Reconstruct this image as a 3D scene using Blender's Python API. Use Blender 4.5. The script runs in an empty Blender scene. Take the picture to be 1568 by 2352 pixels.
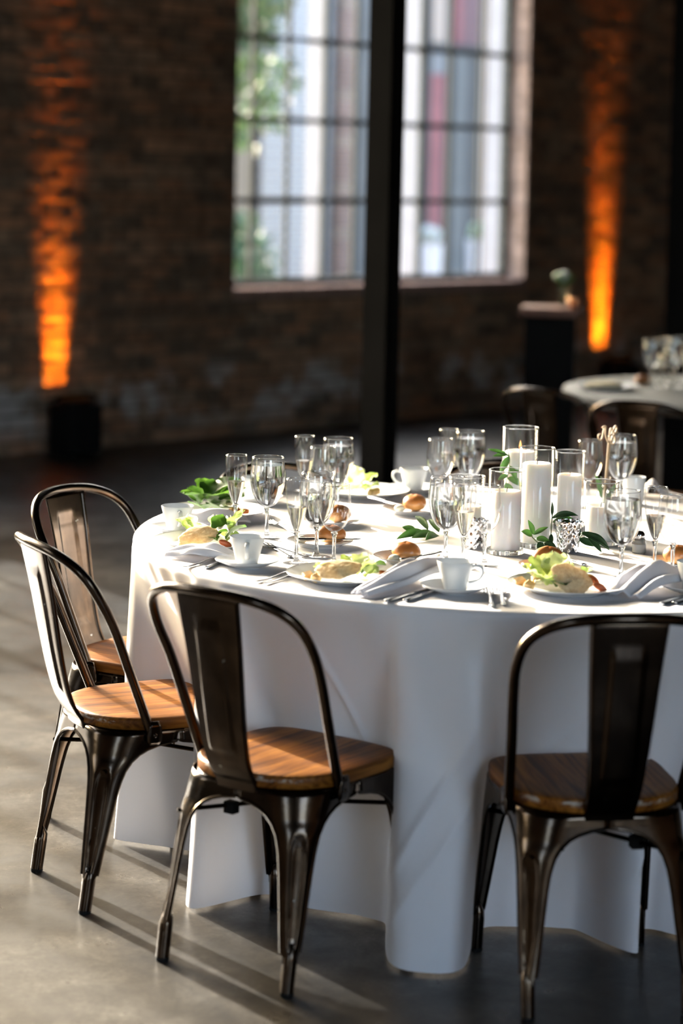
import bpy, bmesh, math, random
from math import sin, cos, pi, radians, sqrt, atan2
from mathutils import Vector, Matrix

random.seed(7)
scene = bpy.context.scene
COL = scene.collection

# ------------------------------------------------------------------ camera
F_PX = 5250.0                      # focal length in pixels of the 1568 x 2352 frame
cam_data = bpy.data.cameras.new('camera')
cam = bpy.data.objects.new('camera', cam_data)
COL.objects.link(cam)
cam_data.sensor_fit = 'AUTO'
cam_data.sensor_width = 36.0
cam_data.lens = F_PX / 2352.0 * 36.0
cam_data.shift_x = 0.0
cam_data.shift_y = (655.0 - 1176.0) / 2352.0
cam_data.clip_start = 0.1
cam_data.clip_end = 300
cam_data.dof.use_dof = True
cam_data.dof.focus_distance = 5.6
cam_data.dof.aperture_fstop = 1.8
cam.matrix_world = Matrix.Translation((0, 0, 1.705)) @ Matrix.Rotation(radians(90 - 3.0), 4, 'X') @ Matrix.Rotation(0.022, 4, 'Z')
scene.camera = cam

# ------------------------------------------------------------------ view
scene.view_settings.view_transform = 'Standard'
scene.view_settings.look = 'None'
scene.view_settings.exposure = 0.0
scene.view_settings.gamma = 1.0
scene.view_settings.use_curve_mapping = False
cy = scene.cycles
cy.max_bounces = 10
cy.diffuse_bounces = 4
cy.glossy_bounces = 4
cy.transmission_bounces = 8
cy.transparent_max_bounces = 28
cy.caustics_reflective = False
cy.caustics_refractive = True
cy.sample_clamp_indirect = 4.0
cy.blur_glossy = 0.5

# ------------------------------------------------------------------ sky and sun
SUN_EL = radians(18.0)
SUN_H = Vector((-0.58, 0.815))     # horizontal direction towards the sun
world = bpy.data.worlds.new('world')
scene.world = world
world.use_nodes = True
wn = world.node_tree
wn.nodes.clear()
wo = wn.nodes.new('ShaderNodeOutputWorld')
wb = wn.nodes.new('ShaderNodeBackground')
ws = wn.nodes.new('ShaderNodeTexSky')
ws.sky_type = 'NISHITA'
ws.sun_disc = False
ws.sun_elevation = SUN_EL
ws.sun_rotation = atan2(SUN_H.x, SUN_H.y)
ws.air_density = 1.0
ws.dust_density = 6.0
ws.ozone_density = 1.0
wb.inputs['Strength'].default_value = 3.2
wn.links.new(ws.outputs[0], wb.inputs['Color'])
wn.links.new(wb.outputs[0], wo.inputs['Surface'])

sun_data = bpy.data.lights.new('sun', 'SUN')
sun_data.energy = 36.0
sun_data.angle = radians(0.9)
sun_data.color = (1.0, 0.955, 0.90)
sun = bpy.data.objects.new('sun', sun_data)
COL.objects.link(sun)
sd = Vector((SUN_H.x * cos(SUN_EL), SUN_H.y * cos(SUN_EL), sin(SUN_EL)))
sun.rotation_euler = sd.to_track_quat('Z', 'Y').to_euler()
sun.location = sd * 40

# the brick wall's own frame: x along the wall, y out of the room, z up
TX, TY = 0.70007, 0.71407
WALL = Matrix(((TX, -TY, 0, -1.7278), (TY, TX, 0, 13.1700), (0, 0, 1, 0), (0, 0, 0, 1)))


def daylight(name, s, o, z, w, h, yaw, energy, color=(0.66, 0.80, 1.0)):
    """Cool fill lamp added in an unseen wall opening of the hall."""
    d = bpy.data.lights.new(name, 'AREA')
    d.shape = 'RECTANGLE'
    d.size, d.size_y = w, h
    d.energy = energy
    d.color = color
    ob = bpy.data.objects.new(name, d)
    COL.objects.link(ob)
    ob.matrix_world = WALL @ Matrix.Translation((s, o, z)) @ Matrix.Rotation(radians(yaw), 4, 'Z') @ Matrix.Rotation(radians(90), 4, 'X')
    return ob


# one added fill lamp in the wall behind the camera (o = -17), one in the left-hand end wall (s = -15)
daylight('window_daylight', -9.0, -16.9, 2.9, 3.4, 3.0, 0, 95)
daylight('window_daylight', -14.9, -11.5, 2.9, 2.0, 3.0, -90, 25)


# ------------------------------------------------------------------ node helpers
def new_mat(name):
    m = bpy.data.materials.new(name)
    m.use_nodes = True
    nt = m.node_tree
    nt.nodes.clear()
    return m, nt


def N(nt, typ, **kw):
    n = nt.nodes.new(typ)
    for k, v in kw.items():
        if k in n.inputs.keys():
            n.inputs[k].default_value = v
        else:
            setattr(n, k, v)
    return n


def L(nt, a, b):
    nt.links.new(a, b)


def ramp(nt, fac, stops, interp='LINEAR'):
    r = nt.nodes.new('ShaderNodeValToRGB')
    cr = r.color_ramp
    cr.interpolation = interp
    while len(cr.elements) < len(stops):
        cr.elements.new(0.5)
    for e, (p, c) in zip(cr.elements, stops):
        e.position = p
        e.color = (*c, 1) if len(c) == 3 else c
    L(nt, fac, r.inputs[0])
    return r.outputs[0]


def coords(nt, scale=(1, 1, 1), kind='Object'):
    tc = nt.nodes.new('ShaderNodeTexCoord')
    mp = nt.nodes.new('ShaderNodeMapping')
    mp.inputs['Scale'].default_value = scale
    L(nt, tc.outputs[kind], mp.inputs[0])
    return mp.outputs[0]


def world_coords(nt, scale=(1, 1, 1)):
    g = nt.nodes.new('ShaderNodeNewGeometry')
    mp = nt.nodes.new('ShaderNodeMapping')
    mp.inputs['Scale'].default_value = scale
    L(nt, g.outputs['Position'], mp.inputs[0])
    return mp.outputs[0]


def noise(nt, vec, scale, detail=4, rough=0.55, dist=0.0):
    n = nt.nodes.new('ShaderNodeTexNoise')
    n.inputs['Scale'].default_value = scale
    n.inputs['Detail'].default_value = detail
    n.inputs['Roughness'].default_value = rough
    n.inputs['Distortion'].default_value = dist
    if vec is not None:
        L(nt, vec, n.inputs['Vector'])
    return n.outputs['Fac']


def mix_col(nt, fac, a, b, blend='MIX'):
    m = nt.nodes.new('ShaderNodeMix')
    m.data_type = 'RGBA'
    m.blend_type = blend
    for sock, v in ((m.inputs[0], fac), (m.inputs[6], a), (m.inputs[7], b)):
        if isinstance(v, (int, float)):
            sock.default_value = v
        elif isinstance(v, tuple):
            sock.default_value = (*v, 1) if len(v) == 3 else v
        else:
            L(nt, v, sock)
    return m.outputs[2]


def math_n(nt, op, a, b=0.0, clamp=False):
    m = nt.nodes.new('ShaderNodeMath')
    m.operation = op
    m.use_clamp = clamp
    for sock, v in ((m.inputs[0], a), (m.inputs[1], b)):
        if isinstance(v, (int, float)):
            sock.default_value = v
        else:
            L(nt, v, sock)
    return m.outputs[0]


def bsdf(nt, color, rough=0.5, metal=0.0, bump=None, bump_s=0.2, bump_d=0.01, **kw):
    p = nt.nodes.new('ShaderNodeBsdfPrincipled')
    for sock, v in (('Base Color', color), ('Roughness', rough), ('Metallic', metal)):
        if isinstance(v, (int, float)):
            p.inputs[sock].default_value = v
        elif isinstance(v, tuple):
            p.inputs[sock].default_value = (*v, 1)
        else:
            L(nt, v, p.inputs[sock])
    for k, v in kw.items():
        p.inputs[k.replace('_', ' ')].default_value = v
    if bump is not None:
        b = nt.nodes.new('ShaderNodeBump')
        b.inputs['Strength'].default_value = bump_s
        b.inputs['Distance'].default_value = bump_d
        L(nt, bump, b.inputs['Height'])
        L(nt, b.outputs[0], p.inputs['Normal'])
    return p


def out(nt, sh):
    o = nt.nodes.new('ShaderNodeOutputMaterial')
    L(nt, sh.outputs[0] if hasattr(sh, 'outputs') else sh, o.inputs['Surface'])


def flat_mat(name, color, rough=0.5, metal=0.0, var=0.12, scale=8.0, bump_s=0.0, **kw):
    m, nt = new_mat(name)
    v = coords(nt)
    n = noise(nt, v, scale, 4)
    dark = tuple(c * (1 - var * 2) for c in color)
    lite = tuple(min(1, c * (1 + var)) for c in color)
    c = ramp(nt, n, [(0.3, dark), (0.7, lite)])
    out(nt, bsdf(nt, c, rough, metal, bump=n if bump_s else None, bump_s=bump_s, bump_d=0.004, **kw))
    return m


M = {}
# polished concrete floor
m, nt = new_mat('polished concrete')
v = world_coords(nt)
n1 = noise(nt, v, 0.9, 6, 0.6, 0.6)
n2 = noise(nt, v, 7.0, 6, 0.65, 0.3)
n3 = noise(nt, v, 85.0, 4, 0.75)
c = ramp(nt, n1, [(0.34, (0.0135, 0.0115, 0.0098)), (0.50, (0.036, 0.0322, 0.028)), (0.66, (0.078, 0.074, 0.069))])
c2 = ramp(nt, n2, [(0.36, (0.36, 0.32, 0.28)), (0.52, (1.0, 0.97, 0.93)), (0.64, (1.65, 1.63, 1.58))])
c = mix_col(nt, 1.0, c, c2, 'MULTIPLY')
c3 = ramp(nt, n3, [(0.36, (0.30, 0.28, 0.26)), (0.47, (1, 1, 1)), (0.57, (1, 1, 1)), (0.66, (2.0, 2.0, 1.95))])
c = mix_col(nt, 0.8, c, c3, 'MULTIPLY')
r = ramp(nt, n2, [(0.25, (0.42,) * 3), (0.75, (0.24,) * 3)])
out(nt, bsdf(nt, c, r, 0, bump=n3, bump_s=0.12, bump_d=0.002, Specular_IOR_Level=0.3))
M['floor'] = m

# bricks: six tones, whitewash left in patches near the floor, soot
BR = [(0.28, 0.165, 0.098), (0.34, 0.19, 0.11), (0.22, 0.145, 0.095), (0.37, 0.23, 0.142), (0.16, 0.118, 0.084), (0.29, 0.205, 0.138)]


def brick_mat(i, col):
    m, nt = new_mat('old brick')
    v = world_coords(nt)
    n = noise(nt, v, 14.0, 5, 0.6)
    lo = noise(nt, v, 1.3, 4, 0.6)
    c = ramp(nt, n, [(0.3, tuple(x * 0.6 for x in col)), (0.7, tuple(x * 1.3 for x in col))])
    c = mix_col(nt, 1.0, c, ramp(nt, lo, [(0.3, (0.55, 0.55, 0.58)), (0.7, (1.35, 1.3, 1.25))]), 'MULTIPLY')
    # old whitewash low on the wall
    g = nt.nodes.new('ShaderNodeNewGeometry')
    sx = nt.nodes.new('ShaderNodeSeparateXYZ')
    L(nt, g.outputs['Position'], sx.inputs[0])
    zm = ramp(nt, sx.outputs['Z'], [(0.06, (0.1,) * 3), (0.20, (1,) * 3), (0.38, (1,) * 3), (0.50, (0,) * 3)])
    wn_ = noise(nt, v, 2.6, 5, 0.6)
    wm = ramp(nt, wn_, [(0.52, (0,) * 3), (0.62, (1,) * 3)])
    mk = mix_col(nt, 1.0, zm, wm, 'MULTIPLY')
    c = mix_col(nt, mk, c, (0.50, 0.48, 0.48))
    out(nt, bsdf(nt, c, 0.85, 0, bump=n, bump_s=0.5, bump_d=0.01))
    return m


BRICKS = [brick_mat(i, c) for i, c in enumerate(BR)]
M['mortar'] = flat_mat('old mortar', (0.13, 0.105, 0.08), 0.95, 0, 0.2, 20)
M['ceiling'] = flat_mat('dark timber ceiling', (0.05, 0.04, 0.032), 0.8)
M['plaster'] = flat_mat('dim brick hall wall', (0.07, 0.05, 0.04), 0.9, 0, 0.2, 3)
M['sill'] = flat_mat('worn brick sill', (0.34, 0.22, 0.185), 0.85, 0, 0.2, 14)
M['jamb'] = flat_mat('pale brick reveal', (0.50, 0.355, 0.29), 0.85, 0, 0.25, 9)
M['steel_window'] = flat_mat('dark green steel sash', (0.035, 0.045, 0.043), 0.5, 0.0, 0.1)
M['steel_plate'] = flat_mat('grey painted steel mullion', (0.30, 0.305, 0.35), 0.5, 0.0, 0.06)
M['black_steel'] = flat_mat('black painted steel', (0.006, 0.0055, 0.005), 0.85, 0.0, 0.2, 4, Specular_IOR_Level=0.02)
M['black'] = flat_mat('black plastic', (0.007, 0.007, 0.007), 0.8, Specular_IOR_Level=0.12)
M['rubber'] = flat_mat('black rubber', (0.008, 0.008, 0.008), 0.8, Specular_IOR_Level=0.15)

# aged gunmetal of the cafe chairs
m, nt = new_mat('aged gunmetal')
v = coords(nt)
n1 = noise(nt, v, 9.0, 5, 0.6, 0.4)
n2 = noise(nt, coords(nt, (60, 60, 7)), 1.0, 4, 0.6)
c = ramp(nt, n1, [(0.25, (0.022, 0.0145, 0.0095)), (0.52, (0.052, 0.035, 0.023)), (0.78, (0.11, 0.077, 0.05))])
c = mix_col(nt, 0.45, c, ramp(nt, n2, [(0.3, (0.45, 0.42, 0.40)), (0.7, (1.2, 1.15, 1.1))]), 'MULTIPLY')
chip = ramp(nt, noise(nt, v, 46.0, 3, 0.5), [(0.735, (0,) * 3), (0.76, (1,) * 3)])
c = mix_col(nt, chip, c, (0.30, 0.31, 0.30))
r = ramp(nt, n1, [(0.3, (0.17,) * 3), (0.75, (0.28,) * 3)])
out(nt, bsdf(nt, c, r, 1.0, bump=n2, bump_s=0.03, bump_d=0.002, Coat_Weight=0.22, Coat_Roughness=0.12))
M['gunmetal'] = m

# honey-brown seat boards
m, nt = new_mat('oiled elm seat')
v = coords(nt, (1, 1, 1))
g1 = noise(nt, coords(nt, (38, 2.2, 30)), 1.0, 6, 0.62, 0.9)
g2 = noise(nt, coords(nt, (120, 6, 60)), 1.0, 3, 0.6)
g3 = noise(nt, v, 5.0, 3)
c = ramp(nt, g1, [(0.38, (0.065, 0.019, 0.003)), (0.49, (0.165, 0.058, 0.008)), (0.62, (0.265, 0.106, 0.017))])
c = mix_col(nt, 0.5, c, ramp(nt, g2, [(0.34, (0.32, 0.24, 0.2)), (0.47, (1, 1, 1))]), 'MULTIPLY')
c = mix_col(nt, 0.5, c, ramp(nt, g3, [(0.3, (0.75, 0.7, 0.66)), (0.7, (1.15, 1.12, 1.1))]), 'MULTIPLY')
tc = nt.nodes.new('ShaderNodeTexCoord')
sx = nt.nodes.new('ShaderNodeSeparateXYZ')
L(nt, tc.outputs['Object'], sx.inputs[0])
band = ramp(nt, math_n(nt, 'MULTIPLY', sx.outputs['Z'], 2.0), [(0.842, (0,) * 3), (0.858, (1,) * 3), (0.868, (0,) * 3)])
rear = ramp(nt, math_n(nt, 'ADD', sx.outputs['Y'], 0.5), [(0.37, (1,) * 3), (0.42, (0,) * 3)])
wear = ramp(nt, noise(nt, coords(nt, (14, 14, 40)), 1.0, 4, 0.7), [(0.52, (0,) * 3), (0.56, (1,) * 3)])
mk = mix_col(nt, 1.0, mix_col(nt, 1.0, band, rear, 'MULTIPLY'), wear, 'MULTIPLY')
c = mix_col(nt, mk, c, (0.46, 0.42, 0.37))
out(nt, bsdf(nt, c, 0.42, 0, bump=g1, bump_s=0.08, bump_d=0.002, Specular_IOR_Level=0.12))
M['elm'] = m

# linen
m, nt = new_mat('white linen')
v = coords(nt)
w1 = noise(nt, v, 5.0, 4, 0.5, 0.5)
d = N(nt, 'ShaderNodeBsdfPrincipled')
d.inputs['Base Color'].default_value = (0.84, 0.835, 0.885, 1)
d.inputs['Roughness'].default_value = 0.75
d.inputs['Sheen Weight'].default_value = 0.15
b = N(nt, 'ShaderNodeBump')
b.inputs['Strength'].default_value = 0.25
b.inputs['Distance'].default_value = 0.006
L(nt, w1, b.inputs['Height'])
L(nt, b.outputs[0], d.inputs['Normal'])
t = N(nt, 'ShaderNodeBsdfTranslucent')
t.inputs['Color'].default_value = (0.83, 0.80, 0.78, 1)
ms = N(nt, 'ShaderNodeMixShader')
ms.inputs[0].default_value = 0.28
L(nt, d.outputs[0], ms.inputs[1])
L(nt, t.outputs[0], ms.inputs[2])
out(nt, ms)
M['linen'] = m

M['porcelain'] = flat_mat('white glazed porcelain', (0.80, 0.80, 0.79), 0.16, 0, 0.02, 3)
M['silver'] = flat_mat('polished flatware', (0.66, 0.66, 0.67), 0.16, 1.0, 0.05, 20)


def thin_glass(name, tint=(1, 1, 1), gain=1.5, rough=0.02, power=4.5):
    m, nt = new_mat(name)
    fr = N(nt, 'ShaderNodeLayerWeight')
    fr.inputs['Blend'].default_value = 0.5
    nz = noise(nt, coords(nt), 6.0, 2)
    f2 = math_n(nt, 'ADD', math_n(nt, 'MULTIPLY', math_n(nt, 'POWER', fr.outputs['Facing'], power), gain * 0.85), 0.035 * gain, True)
    tr = N(nt, 'ShaderNodeBsdfTransparent')
    L(nt, ramp(nt, nz, [(0.0, tuple(0.965 * x for x in tint)), (1.0, tuple(0.985 * x for x in tint))]), tr.inputs[0])
    gl = N(nt, 'ShaderNodeBsdfGlossy')
    gl.inputs['Roughness'].default_value = rough
    gl.inputs['Color'].default_value = (1, 1, 1, 1)
    ms = N(nt, 'ShaderNodeMixShader')
    L(nt, f2, ms.inputs[0])
    L(nt, tr.outputs[0], ms.inputs[1])
    L(nt, gl.outputs[0], ms.inputs[2])
    out(nt, ms)
    return m


def solid_glass(name, color, ior, rough=0.0, clear=0.12):
    m, nt = new_mat(name)
    nz = noise(nt, coords(nt), 4.0, 2)
    g = N(nt, 'ShaderNodeBsdfGlass')
    g.inputs['IOR'].default_value = ior
    g.inputs['Roughness'].default_value = rough
    L(nt, ramp(nt, nz, [(0.0, tuple(0.97 * x for x in color)), (1.0, color)]), g.inputs['Color'])
    tr = N(nt, 'ShaderNodeBsdfTransparent')
    tr.inputs[0].default_value = (*color, 1)
    ms = N(nt, 'ShaderNodeMixShader')
    ms.inputs[0].default_value = clear
    L(nt, g.outputs[0], ms.inputs[1])
    L(nt, tr.outputs[0], ms.inputs[2])
    out(nt, ms)
    return m


M['glass'] = thin_glass('clear blown glass', (1, 1, 1), 1.3)
M['vase_glass'] = thin_glass('clear cylinder glass', (1, 1, 1), 0.8, 0.02, 9.0)
M['grey_linen'] = flat_mat('blue grey linen', (0.085, 0.096, 0.10), 0.6, 0, 0.1, 6)
M['pane'] = thin_glass('old window glass', (0.94, 0.97, 0.96), 0.8, 0.01)
M['crystal'] = solid_glass('solid clear glass', (0.99, 1.0, 1.0), 1.47)
M['water'] = solid_glass('still water', (0.99, 1.0, 1.0), 1.33)
M['bubbly'] = solid_glass('pale sparkling wine', (0.99, 0.975, 0.93), 1.34)

m, nt = new_mat('candle wax')
nz = noise(nt, coords(nt, (6, 6, 2)), 2.0, 3)
p = bsdf(nt, ramp(nt, nz, [(0.3, (0.86, 0.84, 0.80)), (0.7, (0.92, 0.90, 0.87))]), 0.45)
p.inputs['Subsurface Weight'].default_value = 0.35
p.inputs['Subsurface Radius'].default_value = (0.03, 0.024, 0.018)
p.inputs['Subsurface Scale'].default_value = 0.6
out(nt, p)
M['wax'] = m


def leaf_mat(name, a, b, tr=0.35, rough=0.4, tint=(1.25, 1.4, 0.75), scale=22.0):
    m, nt = new_mat(name)
    nz = noise(nt, coords(nt), scale, 4)
    col = ramp(nt, nz, [(0.3, a), (0.7, b)])
    p = bsdf(nt, col, rough, 0, bump=nz, bump_s=0.2, bump_d=0.003)
    t = N(nt, 'ShaderNodeBsdfTranslucent')
    L(nt, mix_col(nt, 1.0, col, tint, 'MULTIPLY'), t.inputs[0])
    ms = N(nt, 'ShaderNodeMixShader')
    ms.inputs[0].default_value = tr
    L(nt, p.outputs[0], ms.inputs[1])
    L(nt, t.outputs[0], ms.inputs[2])
    out(nt, ms)
    return m


M['leaf'] = leaf_mat('ruscus leaf', (0.085, 0.17, 0.06), (0.17, 0.28, 0.11))
M['leaf_dark'] = leaf_mat('dark ruscus leaf', (0.018, 0.055, 0.022), (0.045, 0.10, 0.038), 0.2)
M['spinach'] = leaf_mat('spinach leaf', (0.022, 0.060, 0.012), (0.070, 0.135, 0.028), 0.22)
M['lettuce'] = leaf_mat('romaine leaf', (0.16, 0.26, 0.07), (0.55, 0.60, 0.30), 0.3)
M['lettuce_pale'] = leaf_mat('pale romaine heart', (0.50, 0.56, 0.28), (0.80, 0.80, 0.60), 0.3)
M['tree_leaf'] = leaf_mat('tree foliage', (0.04, 0.075, 0.038), (0.095, 0.15, 0.08), 0.2, 0.6)
M['shrub_leaf'] = leaf_mat('dark shrub foliage', (0.035, 0.075, 0.06), (0.075, 0.14, 0.10), 0.2, 0.6)
M['pale_leaf'] = leaf_mat('pale topiary leaves', (0.42, 0.55, 0.42), (0.62, 0.74, 0.62), 0.2, 0.6)
M['white_bloom'] = leaf_mat('white blossom', (0.62, 0.66, 0.72), (0.78, 0.80, 0.86), 0.2, 0.6)
M['stem'] = flat_mat('green stem', (0.10, 0.15, 0.05), 0.6)
M['bark'] = flat_mat('tree bark', (0.06, 0.05, 0.042), 0.9, 0, 0.3, 6, 0.4)


def two_tone(name, top, bottom, z0, z1, rough=0.45, nscale=14.0, bump=0.15):
    m, nt = new_mat(name)
    tc = nt.nodes.new('ShaderNodeTexCoord')
    sx = nt.nodes.new('ShaderNodeSeparateXYZ')
    L(nt, tc.outputs['Object'], sx.inputs[0])
    nz = noise(nt, tc.outputs['Object'], nscale, 4)
    zz = math_n(nt, 'ADD', sx.outputs['Z'], math_n(nt, 'MULTIPLY', math_n(nt, 'SUBTRACT', nz, 0.5), (z1 - z0) * 0.8))
    f = math_n(nt, 'DIVIDE', math_n(nt, 'SUBTRACT', zz, z0), z1 - z0, True)
    c = mix_col(nt, f, bottom, top)
    c = mix_col(nt, 0.5, c, ramp(nt, nz, [(0.3, (0.8, 0.78, 0.75)), (0.7, (1.12, 1.1, 1.08))]), 'MULTIPLY')
    out(nt, bsdf(nt, c, rough, 0, bump=nz, bump_s=bump, bump_d=0.004))
    return m


M['roll'] = two_tone('baked bread crust', (0.36, 0.130, 0.034), (0.58, 0.30, 0.10), 0.004, 0.028, 0.3)
M['crumb'] = flat_mat('soft bread crumb', (0.80, 0.70, 0.46), 0.8, 0, 0.1, 40, 0.3)
M['butter'] = flat_mat('butter', (0.85, 0.80, 0.62), 0.45, 0, 0.05, 20)
M['crisp'] = leaf_mat('parmesan crisp', (0.66, 0.50, 0.28), (0.92, 0.80, 0.58), 0.4, 0.75, (1.0, 0.97, 0.88), 120.0)
M['crouton'] = two_tone('toasted crouton', (0.62, 0.36, 0.13), (0.80, 0.62, 0.34), -0.012, 0.012, 0.7, 60.0, 0.5)
M['tomato'] = flat_mat('roast tomato', (0.45, 0.11, 0.04), 0.4, 0, 0.2, 30)
M['carrot'] = flat_mat('carrot', (0.75, 0.22, 0.05), 0.5, 0, 0.1, 30)
M['plywood'] = flat_mat('laser cut plywood', (0.30, 0.205, 0.115), 0.7, 0, 0.12, 30)
M['table_wood'] = flat_mat('dark stained table wood', (0.035, 0.024, 0.017), 0.35, 0, 0.25, 6)
M['copper'] = flat_mat('copper', (0.75, 0.33, 0.16), 0.3, 1.0, 0.08)
M['rust_wood'] = flat_mat('reddish timber', (0.20, 0.085, 0.055), 0.5, 0, 0.2, 9)

# mercury glass votive
m, nt = new_mat('silvered mercury glass')
nz = noise(nt, coords(nt), 60.0, 4)
c = ramp(nt, nz, [(0.30, (0.42, 0.36, 0.30)), (0.45, (0.80, 0.80, 0.82)), (0.8, (0.90, 0.91, 0.95))])
out(nt, bsdf(nt, c, 0.13, 1.0, bump=nz, bump_s=0.15, bump_d=0.003))
M['mercury'] = m

# outdoor things
M['white_board'] = flat_mat('white clapboard', (0.46, 0.468, 0.475), 0.7, 0, 0.03, 2)
M['pier_a'] = flat_mat('pink brown masonry', (0.30, 0.225, 0.20), 0.9, 0, 0.12, 4)
M['pier_b'] = flat_mat('tan masonry', (0.33, 0.27, 0.23), 0.9, 0, 0.12, 4)
M['grey_board'] = flat_mat('grey cladding', (0.115, 0.122, 0.126), 0.7, 0, 0.08, 2)
M['dark_board'] = flat_mat('charcoal cladding', (0.055, 0.055, 0.058), 0.7, 0, 0.1, 2)
M['mauve_board'] = flat_mat('mauve cladding', (0.15, 0.085, 0.095), 0.7, 0, 0.1, 2)
M['red_board'] = flat_mat('faded red door', (0.25, 0.095, 0.105), 0.7, 0, 0.1, 2)
M['cream_board'] = flat_mat('cream trim', (0.40, 0.33, 0.28), 0.7, 0, 0.06, 2)
M['light_grey'] = flat_mat('light grey cladding', (0.20, 0.21, 0.225), 0.7, 0, 0.06, 2)
M['asphalt'] = flat_mat('outdoor paving', (0.30, 0.29, 0.28), 0.9, 0, 0.1, 1.2)
M['white_pot'] = flat_mat('white glazed planter', (0.80, 0.83, 0.90), 0.35, 0, 0.03)


# ------------------------------------------------------------------ mesh helpers
class MB:
    """Collects shapes and links them as ONE mesh object."""

    def __init__(self):
        self.v, self.f = [], []

    def add(self, verts, faces):
        n = len(self.v)
        self.v += [tuple(p) for p in verts]
        self.f += [tuple(i + n for i in f) for f in faces]
        return self

    def box(self, x0, x1, y0, y1, z0, z1, jit=0.0, mat=None):
        vs = [Vector((x, y, z)) for x in (x0, x1) for y in (y0, y1) for z in (z0, z1)]
        if jit:
            vs = [p + Vector((random.uniform(-jit, jit), random.uniform(-jit, jit), random.uniform(-jit, jit))) for p in vs]
        if mat is not None:
            vs = [mat @ p for p in vs]
        return self.add(vs, [(0, 1, 3, 2), (4, 6, 7, 5), (0, 4, 5, 1), (2, 3, 7, 6), (0, 2, 6, 4), (1, 5, 7, 3)])

    def cbox(self, x0, x1, y0, y1, z0, z1, c, mat=None):
        """Box with chamfered vertical and horizontal edges (octagon-like, 24 vertices)."""
        vs, idx = [], {}
        for sx in (0, 1):
            for sy in (0, 1):
                for sz in (0, 1):
                    for ax in range(3):
                        p = [x1 if sx else x0, y1 if sy else y0, z1 if sz else z0]
                        sg = [sx, sy, sz]
                        for k in range(3):
                            if k != ax:
                                p[k] += -c if sg[k] else c
                        idx[(sx, sy, sz, ax)] = len(vs)
                        q = Vector(p)
                        vs.append(mat @ q if mat is not None else q)
        I = lambda a, b, cc, ax: idx[(a, b, cc, ax)]
        fs = []
        for s in (0, 1):
            fs.append([I(s, 0, 0, 0), I(s, 1, 0, 0), I(s, 1, 1, 0), I(s, 0, 1, 0)])
            fs.append([I(0, s, 0, 1), I(1, s, 0, 1), I(1, s, 1, 1), I(0, s, 1, 1)])
            fs.append([I(0, 0, s, 2), I(1, 0, s, 2), I(1, 1, s, 2), I(0, 1, s, 2)])
        for a in (0, 1):
            for b in (0, 1):
                fs.append([I(a, b, 0, 0), I(a, b, 1, 0), I(a, b, 1, 1), I(a, b, 0, 1)])
                fs.append([I(a, 0, b, 0), I(a, 1, b, 0), I(a, 1, b, 2), I(a, 0, b, 2)])
                fs.append([I(0, a, b, 1), I(1, a, b, 1), I(1, a, b, 2), I(0, a, b, 2)])
                for cc in (0, 1):
                    fs.append([I(a, b, cc, 0), I(a, b, cc, 1), I(a, b, cc, 2)])
        return self.add(vs, fs)

    def grid(self, P, close_u=False, close_v=False):
        nu, nv = len(P), len(P[0])
        vs = [p for row in P for p in row]
        fs = []
        for i in range(nu - (0 if close_u else 1)):
            for j in range(nv - (0 if close_v else 1)):
                a, b = i * nv + j, i * nv + (j + 1) % nv
                c, d = ((i + 1) % nu) * nv + (j + 1) % nv, ((i + 1) % nu) * nv + j
                fs.append((a, b, c, d))
        return self.add(vs, fs)

    def lathe(self, prof, n=32, cx=0, cy=0, cz=0, cap0=False, cap1=False):
        rows = []
        for r, z in prof:
            rows.append([(cx + r * cos(2 * pi * k / n), cy + r * sin(2 * pi * k / n), cz + z) for k in range(n)])
        base = len(self.v)
        self.grid(rows, False, True)
        if cap0:
            self.f.append(tuple(base + k for k in range(n))[::-1])
        if cap1:
            o = base + (len(prof) - 1) * n
            self.f.append(tuple(o + k for k in range(n)))
        return self

    def tube(self, pts, r, n=10, closed=False, caps=True, flat=None):
        pts = [Vector(p) for p in pts]
        m = len(pts)
        rr = r if isinstance(r, (list, tuple)) else [r] * m
        rows, up = [], None
        for i, p in enumerate(pts):
            a = pts[(i - 1) % m] if (closed or i > 0) else p
            b = pts[(i + 1) % m] if (closed or i < m - 1) else p
            t = (b - a).normalized()
            if up is None:
                up = Vector((0, 0, 1)) if abs(t.z) < 0.9 else Vector((0, 1, 0))
            x = up.cross(t)
            if x.length < 1e-6:
                x = Vector((1, 0, 0)).cross(t)
            x.normalize()
            y = t.cross(x).normalized()
            up = y
            f1, f2 = (1, 1) if flat is None else flat
            rows.append([p + x * (rr[i] * f1 * cos(2 * pi * k / n)) + y * (rr[i] * f2 * sin(2 * pi * k / n)) for k in range(n)])
        base = len(self.v)
        self.grid(rows, closed, True)
        if caps and not closed:
            self.f.append(tuple(base + k for k in range(n))[::-1])
            o = base + (m - 1) * n
            self.f.append(tuple(o + k for k in range(n)))
        return self

    def ellipsoid(self, c, r, nu=16, nv=10, fn=None):
        rows = []
        for j in range(nv + 1):
            ph = -pi / 2 + pi * j / nv
            row = []
            for i in range(nu):
                th = 2 * pi * i / nu
                d = Vector((cos(ph) * cos(th), cos(ph) * sin(th), sin(ph)))
                k = fn(d) if fn else 1.0
                row.append((c[0] + d.x * r[0] * k, c[1] + d.y * r[1] * k, c[2] + d.z * r[2] * k))
            rows.append(row)
        return self.grid(rows, False, True)

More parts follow.
